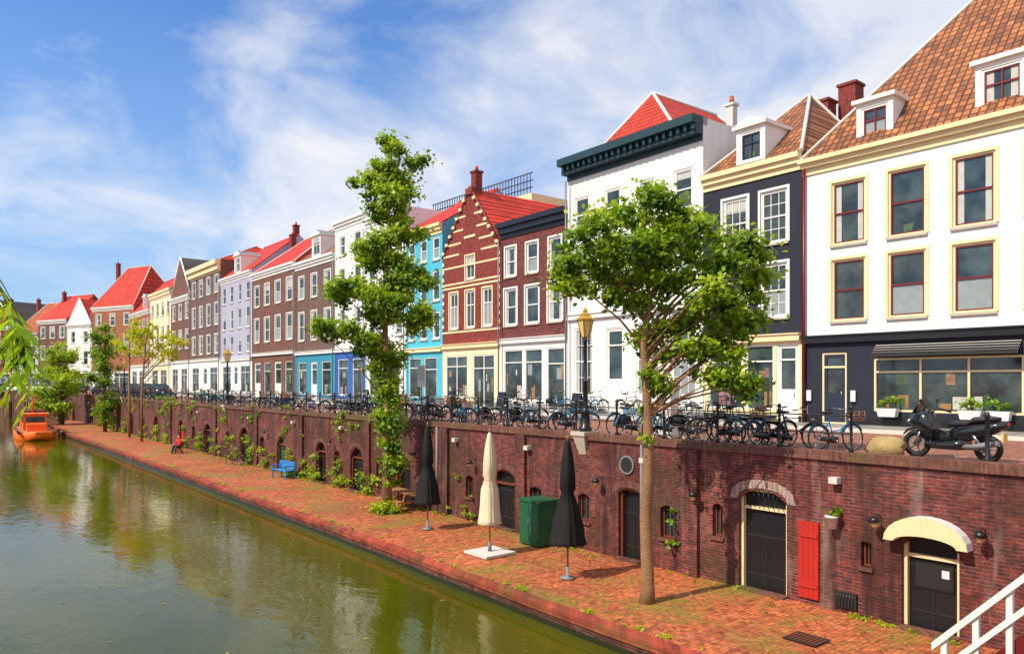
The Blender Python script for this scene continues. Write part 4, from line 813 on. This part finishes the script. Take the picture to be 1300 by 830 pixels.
tree('young_tree',(-70.2,16.3,QZ),[(0,0,0,.12),(0,0,4,.1),(*off(.3,8),.06),(*off(.8,11),.02)],[(*off(1.4,8.5),2.2,2.2,2.0,24,.5),(*off(-.2,9.8),1.2,1.2,1.4,10,.45),(*off(2.6,7.5),1.2,1.2,1.0,8,.45)],3600,.22,['leaf_y','leaf_y','leaf_l'],'bark',limb=.5,zmin=4)
tree('young_tree',(-76,16.6,QZ),[(0,0,0,.12),(0,0,4,.1),(0,0,8,.06),(0,0,10,.02)],[(*off(0,8.5),1.6,1.6,2.0,16,.5)],1700,.22,['leaf_y','leaf_l'],'bark',limb=.5,zmin=4)
tree('linden_tree',(-152,15.5,0),[(0,0,0,.35),(0,0,4,.28),(0,0,9,.1)],[(0,0,7.5,4,4,3.8,44,1.2)],5500,.45,['leaf_far','leaf_d','leaf_m'],'bark_dark')
tree('linden_tree',(-188,44,0),[(0,0,0,.5),(0,0,8,.4),(0,0,16,.1)],[(0,0,17,9,7,6,44,2.2)],5000,.7,['leaf_far','leaf_d','leaf_m'],'bark_dark')
# overhanging willow rooted on the left bank
E=empty('weeping_willow',(-8.5,-6.3,0)); t=MB()
t.tube([(0,0,0),(.1,.2,2),(.4,.8,3.8),(.9,2.6,4.4),(1.1,4.6,4.0),(1.15,5.9,3.2),(1.15,6.5,2.7)],[.3,.25,.18,.1,.05,.025,.012],'bark_dark',10)
t.tube([(.1,.2,2),(-1,-.6,4.5),(-1.6,-1,6.5)],[.2,.12,.04],'bark_dark',8)
lf=MB()
def strand(p,L,dx,dy,g_=.03,ls=(.12,.22)):
    pts=[Vector(p)]; v=Vector((dx,dy,.0)).normalized()*.1; dn=g_
    for i in range(int(L/.1)): v=(v+Vector((0,0,-dn))).normalized()*.1; pts.append(pts[-1]+v)
    t.tube(pts,[.009*(1-i/len(pts))+.002 for i in range(len(pts))],'leaf_m',3,False)
    for i,pp in enumerate(pts[1:]):
        for k_ in (0,1):
            a=random.uniform(0,6.28); d=Vector((math.cos(a)*.6,math.sin(a)*.6,-.6)).normalized(); L2=random.uniform(*ls); w_=d.cross(Vector((random.random(),random.random(),.2))).normalized()*L2*.085
            m_='leaf_willow' if random.random()<.75 else 'leaf_y'
            lf.face([pp,pp+d*L2*.45+w_,pp+d*L2,pp+d*L2*.45-w_],m_)
for q_ in ((1.15,6.5,2.7,1.3,.25,1,.02),(1.1,6.6,2.55,1.3,.1,1,.028),(1.15,6.5,2.8,1.0,.5,.9,.02),(1.2,6.6,2.3,.9,.2,1,.035),(1.2,6.7,2.45,1.0,.4,1,.03),(1.25,6.7,2.65,1.1,.3,1,.045)):
    strand(q_[:3],*q_[3:],(.18,.34))
for i in range(30):
    f_=random.random(); strand((.7+.4*random.random(),.8+4.6*f_,4.2-.4*f_),random.uniform(.9,2.4),random.uniform(-1,1),random.uniform(-1,1),.05)
t.obj('trunk_and_limbs',E); lf.obj('foliage',E)
leaves('crown',E,env([(-1,-1,6.5,2.5,2.5,1.8,20,.8)]),4000,.2,['leaf_m','leaf_l'])
ivy=[]
for s in (23,30,33.2,36.8,39.5,43,46,49.5,53,57,60,66,70,74,83,89,95):
    for k_ in range(8): x=-s+random.uniform(-1.0,1.0); ivy.append((x,wy(x)-.12,QZ+random.uniform(.1,1.8)*random.random()+.15,random.uniform(.15,.38)*(.5 if s<25 else 1)))
leaves('wall_shrubs',None,ivy,9500,.14,['leaf_d','leaf_m','leaf_l','leaf_y'])
iv=[]
for s in (32,39,46,52,58,63,66,67,68,74,79,85,90,97): 
    for k_ in range(8): x=-s+random.uniform(-1.6,1.6); iv.append((x,wy(x)-.05,random.uniform(-1.3,.3),random.uniform(.12,.34)))
for k_ in range(5): iv.append((-12.9+random.uniform(-.3,.2),16.1,-2.3+random.uniform(-.4,.5),.13))
for k_ in range(4): iv.append((-8.33+random.uniform(-.1,.1),16.02,-1.2+random.uniform(-.1,.1),.09))
leaves('ivy',None,iv,6500,.13,['leaf_d','leaf_m','leaf_l'])
wd=[]
for k_ in range(240):
    x=-random.uniform(5,100); e_=random.random()
    y=wy(x)-.12-abs(random.gauss(0,.14)) if e_<.65 else qx(x)+.4+random.random()*.25
    wd.append((x,y,QZ+.03,random.uniform(.05,.16)))
leaves('weeds',None,wd,8000,.08,['leaf_m','leaf_l','leaf_y'],flat=.5)
def litter(name,pts,size,m):
    L=MB()
    for x,y,z in pts:
        a=random.uniform(0,6.28); s_=size*random.uniform(.6,1.4); c_,n_=math.cos(a)*s_,math.sin(a)*s_
        L.face([(x-c_,y-n_,z),(x+n_*.5,y-c_*.5,z+.01),(x+c_,y+n_,z),(x-n_*.5,y+c_*.5,z+.015)],random.choice(m))
    L.obj(name)
P=[]
for k_ in range(1500):
    x=-random.uniform(4,60); y=random.uniform(qx(x)+.4,wy(x)-.1)
    if random.random()<.5: y=random.gauss(wy(x)-.8,.5); y=min(y,wy(x)-.08)
    P.append((x,y,QZ+.035))
litter('fallen_leaves',P,.045,['leaf_y','leaf_d','wood','leaf_m'])
litter('floating_leaves',[(-random.uniform(6,80),random.uniform(3,11),WZ+.012) for _ in range(120)],.06,['leaf_y','wood'])
pl=[(-S+x_+dx,26.56,.9+random.random()*.15,.16) for x_ in (3.3,5.9,6.7,9.0) for dx in (-.2,0,.2)]
leaves('planter_plants',None,pl,1100,.1,['leaf_d','leaf_m','leaf_l'])

# ---------------------------------------------------------------- world, sun, camera
sun_el=47; az=Vector((.0,-1)).normalized(); az=Vector((-.12,-.99)).normalized(); srot=math.atan2(az.x,az.y)
wd_=bpy.data.worlds.new('World'); scene.world=wd_; wd_.use_nodes=True; nt=wd_.node_tree; bg=nt.nodes['Background']
sky=N(nt,'ShaderNodeTexSky',sky_type='NISHITA'); sky.sun_disc=False; sky.sun_elevation=math.radians(sun_el); sky.sun_rotation=srot; sky.air_density=1.1; sky.dust_density=.6; sky.ozone_density=2
tc=N(nt,'ShaderNodeTexCoord').outputs['Generated']; sp=N(nt,'ShaderNodeSeparateXYZ'); nt.links.new(tc,sp.inputs[0])
mxz=N(nt,'ShaderNodeMath',operation='MAXIMUM'); nt.links.new(sp.outputs[2],mxz.inputs[0]); mxz.inputs[1].default_value=0
az_=N(nt,'ShaderNodeMath',operation='ADD'); nt.links.new(mxz.outputs[0],az_.inputs[0]); az_.inputs[1].default_value=.3
dv=N(nt,'ShaderNodeVectorMath',operation='DIVIDE'); nt.links.new(tc,dv.inputs[0]); cb=N(nt,'ShaderNodeCombineXYZ')
for i in range(3): nt.links.new(az_.outputs[0],cb.inputs[i])
nt.links.new(cb.outputs[0],dv.inputs[1])
n1=noise(nt,dv.outputs[0],2.0,7,.57,.5); n2=noise(nt,dv.outputs[0],.6,2,.5)
ad=N(nt,'ShaderNodeMath',operation='ADD'); nt.links.new(n1,ad.inputs[0]); nt.links.new(n2,ad.inputs[1])
gx=N(nt,'ShaderNodeMath',operation='MULTIPLY_ADD'); nt.links.new(sp.outputs[0],gx.inputs[0]); gx.inputs[1].default_value=.42; nt.links.new(ad.outputs[0],gx.inputs[2])
cl=ramp(nt,gx.outputs[0],.56,.86)
skyc=mixc(nt,1.0,sky.outputs[0],(.85,1.35,2.0),'MULTIPLY')
hz=ramp(nt,mxz.outputs[0],0.0,.42,(.8,.8,.8),(.05,.05,.05))
skyh=mixc(nt,hz,skyc,(4.8,6.7,9.2))
cc=mixc(nt,ramp(nt,n1,.38,.6),(6.8,7.6,9.2),(10,10,10.2))
nt.links.new(mixc(nt,mul(nt,cl,.92),skyh,cc),bg.inputs[0]); bg.inputs[1].default_value=.095
sl_=bpy.data.lights.new('sun','SUN'); sl_.energy=5.0; sl_.angle=math.radians(.5); sl_.color=(1,.89,.7); so=bpy.data.objects.new('sun',sl_); scene.collection.objects.link(so)
sd=Vector((az.x*math.cos(math.radians(sun_el)),az.y*math.cos(math.radians(sun_el)),math.sin(math.radians(sun_el)))); so.rotation_euler=(-sd).to_track_quat('-Z','Y').to_euler(); so.location=(0,-20,40)
cam=bpy.data.cameras.new('camera'); co=bpy.data.objects.new('camera',cam); scene.collection.objects.link(co); scene.camera=co
cam.sensor_width=36; cam.lens=950/1300*36; cam.shift_y=70/1300; cam.clip_end=2000; cam.clip_start=.1
th=math.radians(39.4); co.location=(0,0,1.65); co.rotation_euler=Vector((-math.cos(th),math.sin(th),0)).to_track_quat('-Z','Y').to_euler()
